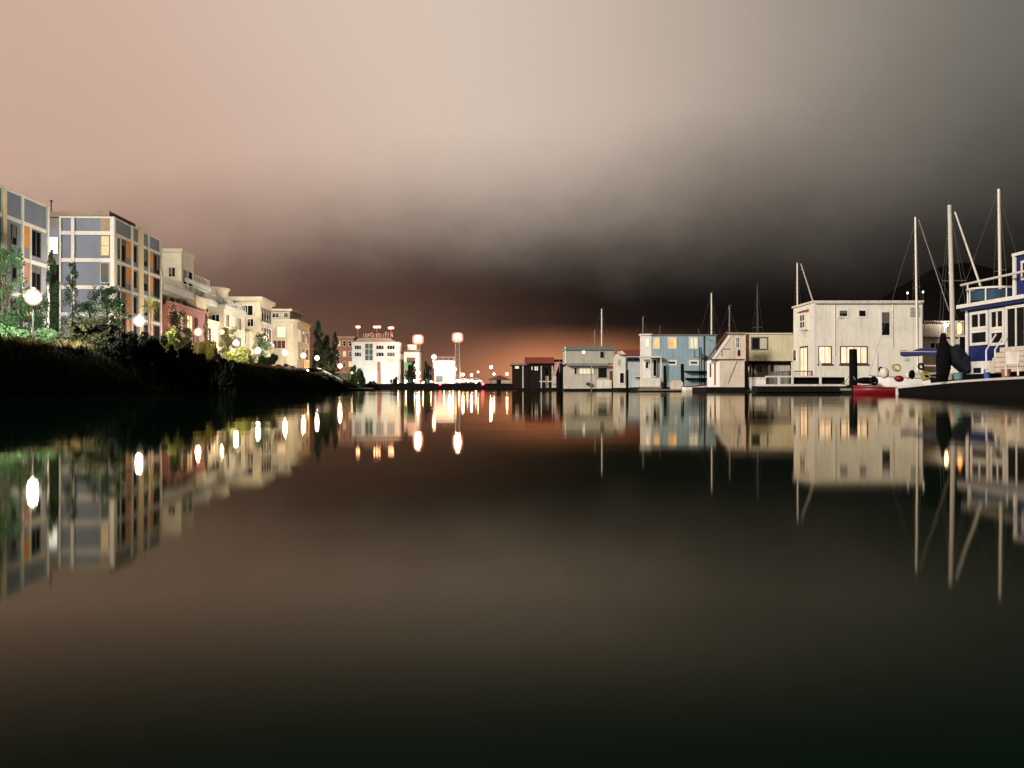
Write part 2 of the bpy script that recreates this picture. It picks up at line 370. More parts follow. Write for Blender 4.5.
# block A (nearest)
YA = 62.0; XA = -37.35 - 0.05 * YA; fa = facade(XA, YA)
A = thing('apartment_building', 'blue grey panelled block closest along the promenade, bright street lamp standing in front', 'apartment block', (XA, YA, 2.4), LB_ANG, 'blue panelled apartment blocks')
xe = fa(47); zt = 16.75 - 2.4
bx('wall', 'bluepanel', A, 0, xe, 0, 14, -0.6, zt)
bands = [14.45, 11.35, 8.25, 5.15]
q = MB(); q.box(0, xe + .05, -.1, .05, zt - .12, zt + .06); q.box(xe - .06, xe + .06, -.1, 14.05, zt - .121, zt + .061); q.build('roof_edge', 'trim', A)
for z in bands: bx('band', 'trim', A, 0, xe + .02, -.08, .02, z - 2.4 - .16, z - 2.4 + .16)
bx('band', 'trim', A, xe - .02, xe + .08, 0.2, 14, 12, 12.3)
for px, w_, m_ in ((3, .34, 'yellow'), (21.3, .16, 'trim'), (46.6, .22, 'trim')):
    x = fa(px); bx('pilaster', m_, A, x - w_, x + w_, -.16, .03, -.5, zt + .03)
x = fa(29.4); bx('pilaster', 'trim', A, x - .1, x + .1, -.13, .03, -.5, bands[0] - 2.4 - .165)
x = fa(-60); bx('pilaster', 'yellow', A, x - .3, x + .3, -.14, .03, -.5, zt + .03)
for k, z in enumerate(bands):
    zb = z - 2.4 - 2.9
    win(A, 'f', fa(11), fa(16), zb + .75, zb + 2.45, 0, 'glass', 'steel', 1, 1, .06)
    bx('infill_panel', 'orange' if k != 1 else 'pink', A, fa(22.3), fa(28.6), -.05, .02, zb + .9, zb + 2.68)
    win(A, 'f', fa(30.6), fa(40), zb + .3, zb + 2.65, 0, 'glass', 'steel', 2, 1, .08)
    bx('side_panel', 'bluepanel2', A, fa(40.6), fa(45.2), -.04, .02, zb + .2, zb + 2.68)
    for px0 in (-40, -20, -85, -110):
        win(A, 'f', fa(px0), fa(px0 + 9), zb + .5, zb + 2.5, 0, 'glass' if (k + px0) % 3 else 'lit_dim', 'steel', 1, 1, .07)

# block B
YB = 107.0; XB = -37.35 - 0.05 * YB; fb = facade(XB, YB)
B = thing('apartment_building', 'blue grey panelled block with tan roof fascia and white lit stair window', 'apartment block', (XB, YB, 2.4), LB_ANG, 'blue panelled apartment blocks')
xe = fb(160.5); zt = 18.7 - 2.4
bx('wall', 'bluepanel', B, 0, xe, 0, 5.6, -.6, zt)
bx('roof_fascia', 'tan', B, .3, xe - 8, .5, 5.5, zt, zt + .75)
bands = [17.0, 14.1, 11.2, 8.3, 5.4]
for z in bands:
    bx('band', 'trim', B, 0, xe + .02, -.09, .02, z - 2.4 - .15, z - 2.4 + .15)
    bx('band', 'trim', B, -.09, .02, 0, 5.6, z - 2.4 - .2, z - 2.4 + .2)
q = MB(); q.box(0, xe, -.06, .02, zt - .06, zt + .08); q.box(-.08, .02, -.06, 5.6, zt - .11, zt + .07); q.build('roof_edge', 'trim', B)
bx('pilaster', 'trim', B, -.2, .35, -.2, .25, -.5, zt + .05)
for px, w_, m_ in ((131.3, .22, 'trim'), (140, .8, 'yellow'), (148, .14, 'trim'), (160, .3, 'trim')):
    x = fb(px); bx('pilaster', m_, B, x - w_, x + w_, -.17, .03, -.5, zt + .05 + (.25 if m_ == 'yellow' else 0))
bx('pilaster', 'trim', B, -.15, .03, 4.02, 4.36, -.5, zt + .03)
bx('pilaster', 'trim', B, -.12, .03, 5.42, 5.6, -.5, zt + .02)
bx('corner_recess', 'tan', B, -.07, .02, .27, 1.32, 14.8, zt - .12)
for k, z in enumerate(bands):
    zb = z - 2.4 - 2.75
    win(B, 'f', fb(116), fb(120.3), zb + .1, zb + 2.55, 0, 'teal', 'trim', 1, 1, .07)
    win(B, 'f', fb(120.6), fb(125), zb + .1, zb + 2.55, 0, 'glass', 'steel', 1, 1, .07)
    bx('infill_panel', 'orange', B, fb(126.2), fb(130.2), -.06, .02, zb + (.75 if k < 2 else -.1), zb + 2.55)
    win(B, 'f', fb(132.8), fb(136), zb + .45, zb + 2.4, 0, 'glass', 'steel', 1, 1, .07)
    win(B, 'f', fb(143.2), fb(147), zb + .45, zb + 2.4, 0, 'glass', 'steel', 1, 1, .07)
    bx('infill_panel', 'orange', B, fb(149), fb(152.4), -.06, .02, zb + (.6 if k < 2 else -.1), zb + 2.5)
    win(B, 'f', fb(153.4), fb(159), zb + .1, zb + 2.5, 0, 'glass', 'steel', 2, 1, .07)
    if k == 0: win(B, 'l', .35, 1.32, zb + .3, zb + 2.5, 0, 'lit_dim', 'tan', 1, 2, .07)
    else: win(B, 'l', .35, 1.32, zb + .3, zb + 2.5, 0, 'teal', 'greywhite', 1, 1, .07)
# recessed stair wing of block B
bx('stair_wing', 'concrete', B, 5.0, 13, 5.6, 16, -.6, 17.1)
bx('stair_roof', 'tan', B, 4.8, 13.2, 5.61, 16.2, 17.1, 17.7)
bx('upper_wall', 'bluepanel2', B, 4.92, 5.02, 5.62, 12, 14.9, 15.9)
wz0 = P(55, 254.5, 112).z - 2.4; wz1 = P(55, 237.5, 112).z - 2.4
win(B, 'l', 7.7, 8.75, wz0, wz1, 5.0, 'lit_white', 'trim', 1, 1, .06)
bx('lower_panel', 'dark', B, 4.93, 5.02, 6.5, 9.6, 3, wz0 - 1.2)
q = MB().tube([(6, 8.9, 17.7), (6, 8.9, 19.0)], .08); q.tube([(6, 8.9, 19.0), (6, 8.9, 19.2)], .16); q.build('vent_pipe', 'steel', B)

# ------------------------------------------------------------------ cream stepped blocks
YC = 125.0; XC = -43.5; fc = facade(XC, YC)
C1 = thing('apartment_building', 'stepped terrace block with cream tower above a pink ground storey', 'apartment block', (XC, YC, 2.4), LB_ANG, 'stepped terrace blocks beyond the blue ones')
def z4(py, Y, px=200): return P(px, py, Y).z - 2.4
bx('pink_storey', 'pink', C1, -.5, fc(203), -.7, 14, -.6, 8.5)
bx('pink_parapet', 'pink', C1, -.6, fc(203) + .1, -.85, -.4, 8.5, 8.9)
for a, b_, m_ in ((fc(171), fc(178), 'lit_yellow'), (fc(181), fc(187), 'lit_yellow'), (fc(188.5), fc(192.5), 'glass')):
    win(C1, 'f', a, b_, 5.6, 7.8, -.7, m_, 'pink', 2, 1, .1)
bx('window_bay', 'rustwood', C1, fc(188), fc(193), -.76, -.68, .5, 5.2)
bx('balcony_wall', 'beige', C1, -.5, fc(226), 1.2, 14, 8.5, 10.3)
for i in range(9):
    a = .4 + i * 3.0; win(C1, 'f', a, a + 2.0, 8.7, 10.1, 1.2, 'glass', 'greywhite', 2, 1, .08)
bx('balcony_fascia', 'greywhite', C1, -.5, fc(226), -.1, 14.2, 10.3, 11.1)
railing(C1, (-.4, .0, 11.1), (fc(222), .0, 11.1), .9, 'greywhite', .4, r=.03)
bx('upper_storey', 'beige', C1, fc(184) + 2, fc(213), 1.2, 14, 11.1, 12.5)
for i in range(4):
    a = fc(184) + 5.0 + i * 2.7; win(C1, 'f', a, a + 1.9, 11.2, 12.4, 1.2, 'glass', 'greywhite', 2, 1, .08)
bx('upper_fascia', 'greywhite', C1, fc(184) + 1.5, fc(213) + .3, .3, 14.2, 12.5, 13.1)
railing(C1, (fc(184) + 7, .4, 13.1), (fc(212), .4, 13.1), .9, 'greywhite', .4, r=.03)
T0 = fc(184) + .2
bx('tower', 'cream', C1, T0, T0 + 6.2, .4, 8, 11.1, 16.3)
bx('tower_roof', 'cream', C1, T0 - .15, T0 + 6.35, .25, 8.2, 16.3, 16.75)
win(C1, 'l', .75 + .4, 1.75 + .4, 12.9, 14.3, T0, 'glass', 'cream', 2, 1, .1); win(C1, 'l', 2.5 + .4, 3.2 + .4, 13.2, 14.2, T0, 'lit_yellow', 'cream', 1, 1, .1)
win(C1, 'f', T0 + .5, T0 + 2.4, 11.5, 14.2, .4, 'glass', 'greywhite', 1, 1, .12); win(C1, 'f', T0 + 3.2, T0 + 5.4, 11.5, 14.2, .4, 'glass', 'greywhite', 1, 1, .12)
bx('lit_bay', 'yellow', C1, fc(194), fc(204), -.3, 1.1, 8.6, 10.9)  # yellow colour stands for wall lamp light on this bay
bx('terrace_block', 'beige', C1, fc(204), fc(226), -.2, 14, -.6, 7.4)
bx('terrace_parapet', 'cream', C1, fc(204), fc(226) + .2, -.4, 0, 7.4, 8.1)
for a in (206, 211, 217): win(C1, 'f', fc(a), fc(a + 3.2), 4.6, 6.9, -.2, 'lit_pale' if a == 211 else 'glass', 'cream', 1, 1, .1)

def block(label, px_l, px_c, px_r, py_top, Y0, base=2.4):
    """a terrace block: front corner at px_c, water side runs back to px_r"""
    X0 = P(px_c, 388, Y0).x; f = facade(X0, Y0)
    t = thing('apartment_building', label, 'apartment block', (X0, Y0, base), LB_ANG, 'stepped terrace blocks beyond the blue ones')
    return t, f, (px_c - px_l) * Y0 / 1000, P(px_c, py_top, Y0).z - base, f(px_r), (lambda px: (px_c - px) * Y0 / 1000), (lambda py: P(px_c, py, Y0).z - base)
t, f, wd, zt, xe, fy, fz = block('cream block with a small rounded penthouse, between pink storey and wide cornice', 206, 224, 245, 309, 152)
bx('wall', 'cream', t, 0, xe, 0, 12, -.6, zt); bx('parapet', 'greywhite', t, -.2, xe + .2, -.2, 12.2, zt, zt + .7)
ph = MB(); ph.prism([(6 + 3.2 * math.cos(a * .5236), 3.2 + 2.4 * math.sin(a * .5236)) for a in range(12)], zt + .7, zt + 3.4, 'z').build('penthouse', 'cream', t)
MB().prism([(6 + 3.5 * math.cos(a * .5236), 3.2 + 2.7 * math.sin(a * .5236)) for a in range(12)], zt + 3.4, zt + 3.7, 'z').build('penthouse_roof', 'beige', t)
win(t, 'l', .6, 1.9, zt - 2.6, zt - .8, 0, 'glass', 'trim', 2, 1, .1)
for i in range(3): win(t, 'f', 1 + i * 4.2, 3.4 + i * 4.2, zt - 2.7, zt - .6, 0, 'glass' if i != 1 else 'lit_pale', 'trim', 2, 1, .1)
for i in range(3): win(t, 'f', 1 + i * 4.2, 3.4 + i * 4.2, zt - 5.9, zt - 3.7, 0, 'glass', 'trim', 2, 1, .1)
railing(t, (0, -.1, zt + .7), (xe, -.1, zt + .7), .8, 'greywhite', .5, r=.03)

t, f, wd, zt, xe, fy, fz = block('beige block with a wide overhanging cornice and dark balconies', 228, 260, 272, 301, 170)
bx('wall', 'beige', t, 0, xe, 0, 14, -.6, zt); bx('cornice', 'cream', t, -.6, xe + .4, -.5, 14.4, zt, zt + .7)
win(t, 'l', fy(238.5), fy(229), fz(314), fz(305), 0, 'glass', 'trim', 3, 1, .12); win(t, 'l', fy(253.5), fy(242), fz(316), fz(305), 0, 'glass', 'trim', 2, 1, .12)
win(t, 'l', fy(254), fy(247), fz(327), fz(318.5), 0, 'glass', 'trim', 2, 1, .12); win(t, 'l', fy(238), fy(228.5), fz(327), fz(319), 0, 'glass', 'trim', 3, 1, .12)
bx('balcony_band', 'cream', t, -.5, .02, 0, 8, fz(318), fz(316.3)); bx('pilaster', 'trim', t, -.4, .02, fy(242), fy(239), -.5, fz(305))
for k in range(2): win(t, 'f', .8, xe - 1, zt - 3.3 - k * 3.4, zt - .8 - k * 3.4, 0, 'glass', 'trim', 4, 1, .12); bx('balcony', 'greywhite', t, .3, xe - .4, -.5, 0, zt - 4.2 - k * 3.4, zt - 3.45 - k * 3.4)
bx('lower_wing', 'beige', t, -2.5, -.02, 1.2, 14, -.6, fz(332)); win(t, 'l', 1.6, 3.2, fz(345), fz(335), -2.5, 'pinkcloth', 'trim', 1, 1, .15)

t, f, wd, zt, xe, fy, fz = block('cream end block with rounded corner and bright lit windows beside cypresses', 262, 296, 311, 322, 190)
pts = [(0, 12), (0, 1.6), (.4, .6), (1.4, 0), (xe - 2, 0), (xe - .6, .6), (xe, 2), (xe, 12)]
MB().prism(pts, -.6, zt, 'z').build('wall', 'beige', t)
MB().prism([(x * 1.02 - .3, y - .3) for x, y in pts], zt, zt + .55, 'z').build('cornice', 'cream', t)
bx('setback_storey', 'cream', t, 1.5, xe - 4, 1.4, 10, zt + .55, zt + 2.2); bx('setback_roof', 'beige', t, 1.1, xe - 3.6, 1.0, 10.4, zt + 2.2, zt + 2.6)
win(t, 'l', 1.7, 2.6, zt + .9, zt + 1.9, 1.5, 'glass', 'trim', 2, 1, .12); win(t, 'l', 3.4, 5.4, zt + .9, zt + 1.9, 1.5, 'glass', 'trim', 3, 1, .12)
win(t, 'l', 1.9, 3.6, fz(337.5), fz(326.5), 0, 'lit_warm', 'trim', 2, 1, .12); win(t, 'l', 4.7, 6.0, fz(337.5), fz(327), 0, 'lit_warm', 'trim', 2, 1, .12)
win(t, 'l', 1.9, 4.4, fz(349), fz(340), 0, 'rustwood', 'trim', 3, 1, .12)
for i in range(3): win(t, 'f', 2 + i * 5, 5.2 + i * 5, zt - 3.6, zt - 1.2, 0, ('lit_dim', 'glass', 'glass')[i], 'trim', 2, 1, .12)
for i in range(3): win(t, 'f', 2 + i * 5, 5.2 + i * 5, zt - 7, zt - 4.6, 0, 'glass', 'trim', 2, 1, .12)

# brick building behind the cypresses
p = P(335, 338, 312); t = thing('brick_building', 'red brick building standing beside the floodlit white block', 'building', (p.x, 312, 1.7))
w_ = 19 * .312; zt = p.z - 1.7
bx('wall', 'brick', t, 0, w_, 0, 14, -.3, zt); bx('cornice', 'tan', t, -.2, w_ + .2, -.2, 14.2, zt, zt + .5)
for r in range(4):
    for c in range(3): win(t, 'f', .6 + c * 1.8, 1.7 + c * 1.8, zt - 2.6 - r * 3.2, zt - .9 - r * 3.2, 0, 'glass' if (r * 3 + c) % 4 else 'lit_amber', 'trim', 1, 2, .12)

# floodlit white building
YW = 292.0; p = P(352, 342, YW); t = thing('office_building', 'floodlit white office block with teal entrance bay and rooftop lettering', 'building', (p.x, YW, 1.75)); W = t
def wx(px): return P(px, 388, YW).x - p.x
def wz(py): return P(376, py, YW).z - 1.75
zt = wz(342); xe = wx(398)
bx('wall', 'skinwhite', t, 0, xe, 0, 20, -.3, zt)
MB().prism([(.6, zt), (xe - .6, zt), (xe - 2.6, zt + 1.2), (2.0, zt + 1.2)], -.1, 19, 'y').build('roof', 'tan', t)
bx('cornice', 'trim', t, -.2, xe + .2, -.25, 20.1, zt - .3, zt)
for py in (346, 353): 
    for a, b_ in ((354.5, 361.5), (376, 384), (387, 395)): win(t, 'f', wx(a), wx(b_), wz(py + 3.6), wz(py - .8), 0, 'glass', 'skinwhite', 3, 1, .12)
win(t, 'f', wx(364.5), wx(373.5), wz(361), wz(343), 0, 'teal', 'trim', 2, 3, .2, name='entrance_bay')
win(t, 'f', wx(388), wx(394), wz(362.5), wz(358), 0, 'lit_amber', 'trim', 3, 1, .12)
win(t, 'f', wx(366), wx(374), wz(371), wz(365), 0, 'lit_pale', 'trim', 2, 1, .12); win(t, 'f', wx(384), wx(395), wz(372), wz(365), 0, 'lit_pale', 'trim', 4, 1, .12)
bx('brick_column', 'brick', t, wx(377.5), wx(380), -.6, -.02, -.2, wz(362))
for i in range(4): win(t, 'r', 2 + i * 4.4, 5 + i * 4.4, zt - 5, zt - 3, xe, 'lit_pale', 'skinwhite', 2, 1, .12)
# rooftop sign (strokes too small to read in the photograph)
sg = thing('rooftop_sign', 'row of pale illegible letters standing on the white office roof', 'sign', (p.x, YW, 1.75 + zt + 1.2))
q = MB(); x = wx(363.2); rs = random.Random(3)
while x < wx(390.5):
    w_ = rs.choice((.35, .5, .6)); h_ = rs.choice((1.25, 1.4, 1.0))
    k = rs.randrange(4); q.box(x, x + .13, 0.5, .62, .25, .25 + h_)
    if k != 1: q.box(x + .14, x + w_, .5, .62, .25 + h_ - .16, .25 + h_)
    if k in (0, 2): q.box(x + .14, x + w_, .5, .62, .25 + h_ * .45, .25 + h_ * .45 + .15)
    if k in (2, 3): q.box(x + w_ - .13, x + w_, .5, .62, .25, .25 + h_ * .44)
    x += w_ + .22
q.build('letters', emit('sign_letters', (1.0, .50, .34), .32), sg)
q = MB(); q.box(wx(362.8), wx(391), .54, .6, .12, .22)
for i in range(8): xx = wx(363.5) + i * 1.1; q.box(xx, xx + .07, .5, .62, -.05, .12)
q.build('sign_frame', 'steel', sg)
t = thing('fence', 'short pale picket fence on the bank under the orange lamp past the cypresses', 'fence', (P(335, 388, 196).x, 196, ground_z(P(335, 388, 196).x, 196)))
railing(t, (0, 0, 0), (3.0, .3, 0), 1.3, 'greywhite', .3, name='pickets', r=.03)
# low annexe and awning beside it
p2 = P(404, 350, 297); t = thing('annexe_building', 'low white annexe with dark flat roof and green awning beside the office block', 'building', (p2.x, 297, 1.75))
h = p2.z - 1.75
bx('wall', 'skinwhite', t, 0, 4.4, 0, 9, -.3, h - .6); bx('roof', 'steel', t, -.2, 4.6, -.3, 9.2, h - .6, h)
bx('upper_floor', 'skinwhite', t, 1.0, 3.6, 1, 8, h, h + 1.6); bx('upper_roof', 'steel', t, .8, 3.8, .8, 8.2, h + 1.6, h + 1.8)
win(t, 'f', .8, 3.4, h - 4.2, h - 2.2, 0, 'glass', 'steel', 2, 1, .15)
MB().prism([(-1.6, h - 5.6), (0, h - 5.6), (0, h - 3.6)], .2, 2.6, 'x').build('awning', 'greenawn', t)
win(t, 'f', .8, 2.0, .1, 2.6, 0, 'lit_warm', 'steel', 1, 1, .15, name='door')

# gantry like white quay building
p3 = P(433, 362, 294); t = thing('quay_building', 'white quayside building with a deep overhang carried on a broad pier', 'building', (p3.x, 294, 1.75))
h = p3.z - 1.75
bx('upper_storey', 'skinwhite', t, 0, 6.2, 0, 8, h - 1.8, h); bx('pier', 'skinwhite', t, 4.4, 6.1, .05, 8, -.3, h - 1.8)
bx('roof_edge', 'trim', t, -.2, 6.4, -.2, 8.2, h, h + .35); bx('rear_wall', 'skinwhite', t, .1, 4.4, 4.5, 8, -.3, h - 1.8)
win(t, 'f', .5, 2.6, .6, 2.4, 4.5, 'teal', 'steel', 2, 1, .12); win(t, 'f', .5, 4.0, h - 1.3, h - .5, 0, 'lit_warm', 'trim', 4, 1, .1)
railing(t, (0, .1, h + .35), (6.2, .1, h + .35), 1.1, 'galv', .5, r=.04)

# ------------------------------------------------------------------ lamps
def street_lamp(label, loc, h, glow='glow_lamp', r=.34, group='globe lamps along the promenade', arm=False):
    t = thing('street_lamp', label, 'street lamp', loc, 0, group)
    MB().tube([(0, 0, 0), (0, 0, .12), (0, 0, .5)], .16, 8, .09).build('base', 'steel', t)
    MB().tube([(0, 0, .5), (0, 0, h - r * 1.6)], .06, 8, .045).build('pole', 'steel', t)
    fr_ = {'glow_orange': 'halo_orange', 'glow_far': 'halo_red', 'glow_flood': 'halo_red'}.get(glow, 'halo_white')
    g = MB().ball((0, 0, h), r * 1.6, 20, 12).build('globe', fr_, t, smooth=True)  # oversized globe carries the imitated halo
    MB().ball((0, 0, h), r * .8).build('bulb', glow, g, smooth=True)
    MB().tube([(0, 0, h - r * 1.8), (0, 0, h - r * 1.53)], .07, 8, .13).tube([(0, 0, h + r * 1.55), (0, 0, h + r * 1.7)], .10, 8, .03).build('fitting', 'steel', t)
    return t
lamps = [(33, 297, 60, 'glow_big', .34, 'large glaring globe lamp in front of the closest blue block'),
         (139, 321, 92, 'glow_lamp', .36, 'globe lamp half hidden behind dark shrubs below the second blue block'),
         (198, 332, 98, 'glow_orange', .28, 'small orange globe lamp before the pink storey'),
         (222, 332, 118, 'glow_orange', .2, 'tiny orange globe lamp among trees below the cream penthouse'),
         (236, 343, 122, 'glow_lamp', .28, 'warm globe lamp beside yellow green shrub'),
         (258, 350.5, 149, 'glow_lamp', .34, 'bright globe lamp at the near end of a close row of four'),
         (285, 353, 157, 'glow_lamp', .34, 'bright globe lamp, second of the close row of four'),
         (303.5, 355.5, 167, 'glow_lamp', .34, 'bright globe lamp, third of the close row of four'),
         (317, 358, 183, 'glow_lamp', .34, 'bright globe lamp at the far end of a close row of four'),
         (340, 366, 205, 'glow_orange', .40, 'orange globe lamp past the cypresses near the water stairs')]
for px, py, Y, g, r, lab in lamps:
    p = P(px, py, Y); gz = ground_z(p.x, Y)
    street_lamp(lab, (p.x, Y, gz), p.z - gz, g, r)
# quay side lamps at the far end
for px, py, Y, g, r, lab in ((491, 367, 300, 'glow_flood', .42, 'tallest lamp of the cluster by the quay end'), (494, 374, 303, 'glow_far', .36, 'low pinkish lamp just below the tallest quay lamp'),
                           (507, 374, 306, 'glow_far', .42, 'pinkish quay lamp closest to the dark houseboat'), (478, 372, 309, 'glow_small', .25, 'dim lamp above the parked cars'),
                           (434, 357, 300, 'glow_small', .6, 'round lamp over the roof of the quayside building'), (455.5, 369, 299, 'glow_far', .35, 'small lamp at the foot of the taller floodlight mast'),
                           (463, 374.5, 288.5, 'glow_flood', .34, 'added low lamp in front of the white car at the lattice mast'), (471.5, 375, 288.5, 'glow_flood', .30, 'added low lamp in front of the silver car'), (449.5, 376, 289, 'glow_lamp', .26, 'added white lamp at the pier of the quayside building'),  # these lamps are added to brighten the cars and quay building
                           (418, 373, 289, 'glow_flood', .55, 'glaring low lamp beside the annexe awning'), (352, 373, 250, 'glow_small', .2, 'small white lamp above the low green bushes'),
                           (357, 375, 262, 'glow_small', .2, 'small lamp beside the bushes before the office block')):
    p = P(px, py, Y); gz = max(1.4, ground_z(p.x, Y)); street_lamp(lab, (p.x, Y, gz), p.z - gz, g, r, 'lamps on the far quay')
# floodlight masts: lattice mast with a crown of lamps
def flood_mast(label, px, py, Y, kind, n=8):
    p = P(px, py, Y); gz = 1.75; h = p.z - gz
    t = thing('floodlight_mast', label, 'floodlight mast', (p.x, Y, gz), 0, 'tall floodlight masts')
    q = MB(); s = .75 if kind == 'lattice' else .5
    if kind == 'lattice':
        for sx in (-s, s):
            for sy in (-s, s): q.tube([(sx, sy, 0), (sx * .7, sy * .7, h - .6)], .08, 5)
        k = 0; z = 0
        while z < h - 2:
            a = s * (1 - .3 * z / h); b_ = s * (1 - .3 * (z + 1.5) / h)
            q.tube([(-a, -a, z), (b_, -b_, z + 1.5)], .04, 4); q.tube([(a, a, z), (-b_, b_, z + 1.5)], .04, 4)
            q.tube([(a, -a, z), (b_, b_, z + 1.5)], .04, 4); q.tube([(-a, a, z), (-b_, -b_, z + 1.5)], .04, 4); z += 1.5
    else:
        q.tube([(-.5, 0, 0), (-.5, 0, h - .6)], .1, 6, .07); q.tube([(.5, 0, 0), (.5, 0, h - .6)], .1, 6, .07)
        for z in range(2, int(h), 2): q.tube([(-.5, 0, z), (.5, 0, z)], .04, 5)
    q.build('mast', 'galv', t)
    MB().prism([(1.35 * math.cos(a * .7854), 1.35 * math.sin(a * .7854)) for a in range(8)], h - .6, h - .45, 'z').build('platform', 'galv', t)
    for zz, rr_, n_ in ((-.2, .6, 6), (.5, .6, 6)):
        for i in range(n_):
            a = 2 * math.pi * (i + (zz > 0) * .5) / n_
            MB().ball((rr_ * math.cos(a), rr_ * math.sin(a), h + zz), .33, 10, 7).build('bulb', 'glow_flood', MB().ball((rr_ * math.cos(a) * 1.25, rr_ * math.sin(a) * 1.25, h + .15 + (zz - .15) * 1.3), 1.05, 14, 9).build('lamp', 'halo_red', t, smooth=True), smooth=True)  # outer balls are glowing halo shells round the bulbs
    MB().ball((0, 0, h + .95), .36, 10, 7).build('lamp', 'glow_flood', t, smooth=True)
flood_mast('floodlight mast on twin poles beside the white office block', 418, 340, 288, 'twin')
flood_mast('floodlight mast on a lattice tower near the parked cars', 457.5, 338, 287.3, 'lattice')
for px, py, w_, lab in ((358, 328, .55, 'first distant lamp mast behind the office roof, single small lamp'), (377, 328, 1.3, 'distant lamp mast behind the office roof with the widest lamp group'), (391, 329, .9, 'distant lamp mast behind the office roof beside its corner')):
    p = P(px, py, 420); t = thing('lamp_mast', lab, 'lamp mast', (p.x, 420, 1.8), 0, 'lamp masts behind the office block'); h = p.z - 1.8
    MB().tube([(0, 0, 0), (0, 0, h)], .22, 7, .12).build('pole', 'galv', t); bx('crossbar', 'galv', t, -w_, w_, -.1, .1, h - .1, h + .1)
    for i in (-1, 0, 1): MB().ball((i * w_ * .8, -.1, h + .45), .3, 10, 7, .8).build('bulb', 'glow_far', MB().ball((i * w_ * .8, -.1, h + .45), .85, 12, 8, .9).build('lamp', 'halo_red', t, smooth=True), smooth=True)  # outer ball is a glowing halo shell round each bulb
# ground floodlights added to blow out the white buildings
for px, Y, lab in ((428, 284.9, 'added white ground floodlight on the quay before the annexe'), (406, 285.6, 'added white ground floodlight at the office corner'), (372, 285.2, 'added white ground floodlight before the teal bay'), (445, 286, 'added white ground floodlight before the quayside building')):
    x = P(px, 388, Y).x; t = thing('floodlight', lab, 'floodlight', (x, Y, 1.72), 0, 'added ground floodlights on the quay')
    bx('housing', 'steel', t, -.25, .25, -.16, 0, .25, .6); bx('bracket', 'steel', t, -.06, .06, -.1, -.02, 0, .25); bx('lens', 'glow_white', t, -.22, .22, .0, .03, .28, .57)
for k, px in enumerate((398, 406, 414.5, 423, 431, 444, 453, 459, 467.5, 476)):  # lights added to thicken the far shore glare and its streaks
    p = P(px, 382.3 - (k % 3) * .8, 284.9); t = thing('added_quay_light', 'added low warm light on a stub post along the top of the far quay wall', 'light', (p.x, 284.9, 1.7), 0, 'row of added low lights on the quay wall')
    MB().tube([(0, 0, 0), (0, 0, p.z - 1.7)], .06).build('post', 'steel', t); MB().ball((0, 0, p.z - 1.7), .15 + .05 * (k % 2)).build('globe', ('glow_small', 'glow_far', 'glow_small')[k % 3], t, smooth=True)
# red beacons on short posts
for px, lab in ((440, 'red beacon on the quay below the quayside building'), (483, 'red beacon on the quay end beyond the parked cars')):
    p = P(px, 385, 283.4); t = thing('beacon', lab, 'beacon', (p.x, 283.4, -.3), 0, 'red beacons'); h = p.z + .3
    MB().tube([(0, 0, 0), (0, 0, h)], .12).build('post', 'darkwood', t); MB().ball((0, 0, h + .3), .33).build('lens', 'glow_red', t, smooth=True)
for px, py, lab in ((907.5, 293, 'white house light low on the dark hillside'), (923, 292, 'white house light on the dark hillside nearer the masts')):
    p = P(px, py, 486); t = thing('hillside_lamp', lab, 'lamp', (p.x, 486, p.z - 8), 0, 'lights on the hillside')
    MB().tube([(0, 0, -6), (0, 0, 7.6)], .12).build('pole', 'steel', t); MB().ball((0, 0, 8), .42, sz=1.4).build('globe', 'glow_dot', t, smooth=True)

# parked cars on the quay
def car(label, px, Y, m, rz=0.0):
    x = P(px, 388, Y).x; t = thing('parked_car', label, 'car', (x, Y, 1.78), rz, 'cars parked on the quay')
    prof = [(-2.1, .35), (-2.15, .75), (-2.0, .95), (-1.1, 1.02), (-.55, 1.42), (.75, 1.45), (1.5, 1.02), (2.05, .92), (2.15, .6), (2.1, .35)]
    MB().prism(prof, -.82, .82, 'y').build('body', m, t)
    MB().prism([(-.95, 1.03), (-.5, 1.36), (.7, 1.38), (1.25, 1.03)], -.83, .83, 'y').build('windows', 'glass', t)
    for sx in (-1.3, 1.3):
        for sy in (-.78, .78):
            MB().tube([(sx, sy - .1, .33), (sx, sy + .1, .33)], .33, 12).build('wheel', 'rubber', t)
for a in ((462, 290.5, 'carwhite', 'white car parked on the quay closest to the lattice mast'), (468.5, 292, 'carsilver', 'silver car in the middle of the parked row'), (475, 290.5, 'carwhite', 'white car at the outer end of the parked row'), (459, 296.5, 'carsilver', 'silver car parked behind the white one at the lattice mast'), (466.5, 297.5, 'carwhite', 'white car parked in the second row behind the silver one'), (474, 296.5, 'carred', 'dark red car at the outer end of the second row'), (427, 289, 'carred', 'dark red car parked before the annexe')):
    car(a[3], a[0], a[1], a[2], rnd.uniform(-.1, .1))
# distant dark sheds / far wood
q = MB()
p = P(489, 377, 330); t = thing('quay_shed', 'low olive shed with pitched roof beyond the quay lamps', 'shed', (p.x, 330, 1.8)); h = p.z - 1.8
bx('wall', 'greywall', t, 0, 7, 0, 6, -.2, h - .9); MB().prism([(-.4, h - .9), (7.4, h - .9), (3.5, h + .6)], -.3, 6.3, 'y').build('roof', 'rustwood', t); bx('door', 'dark', t, 2.5, 4, -.04, .02, 0, 2.1)

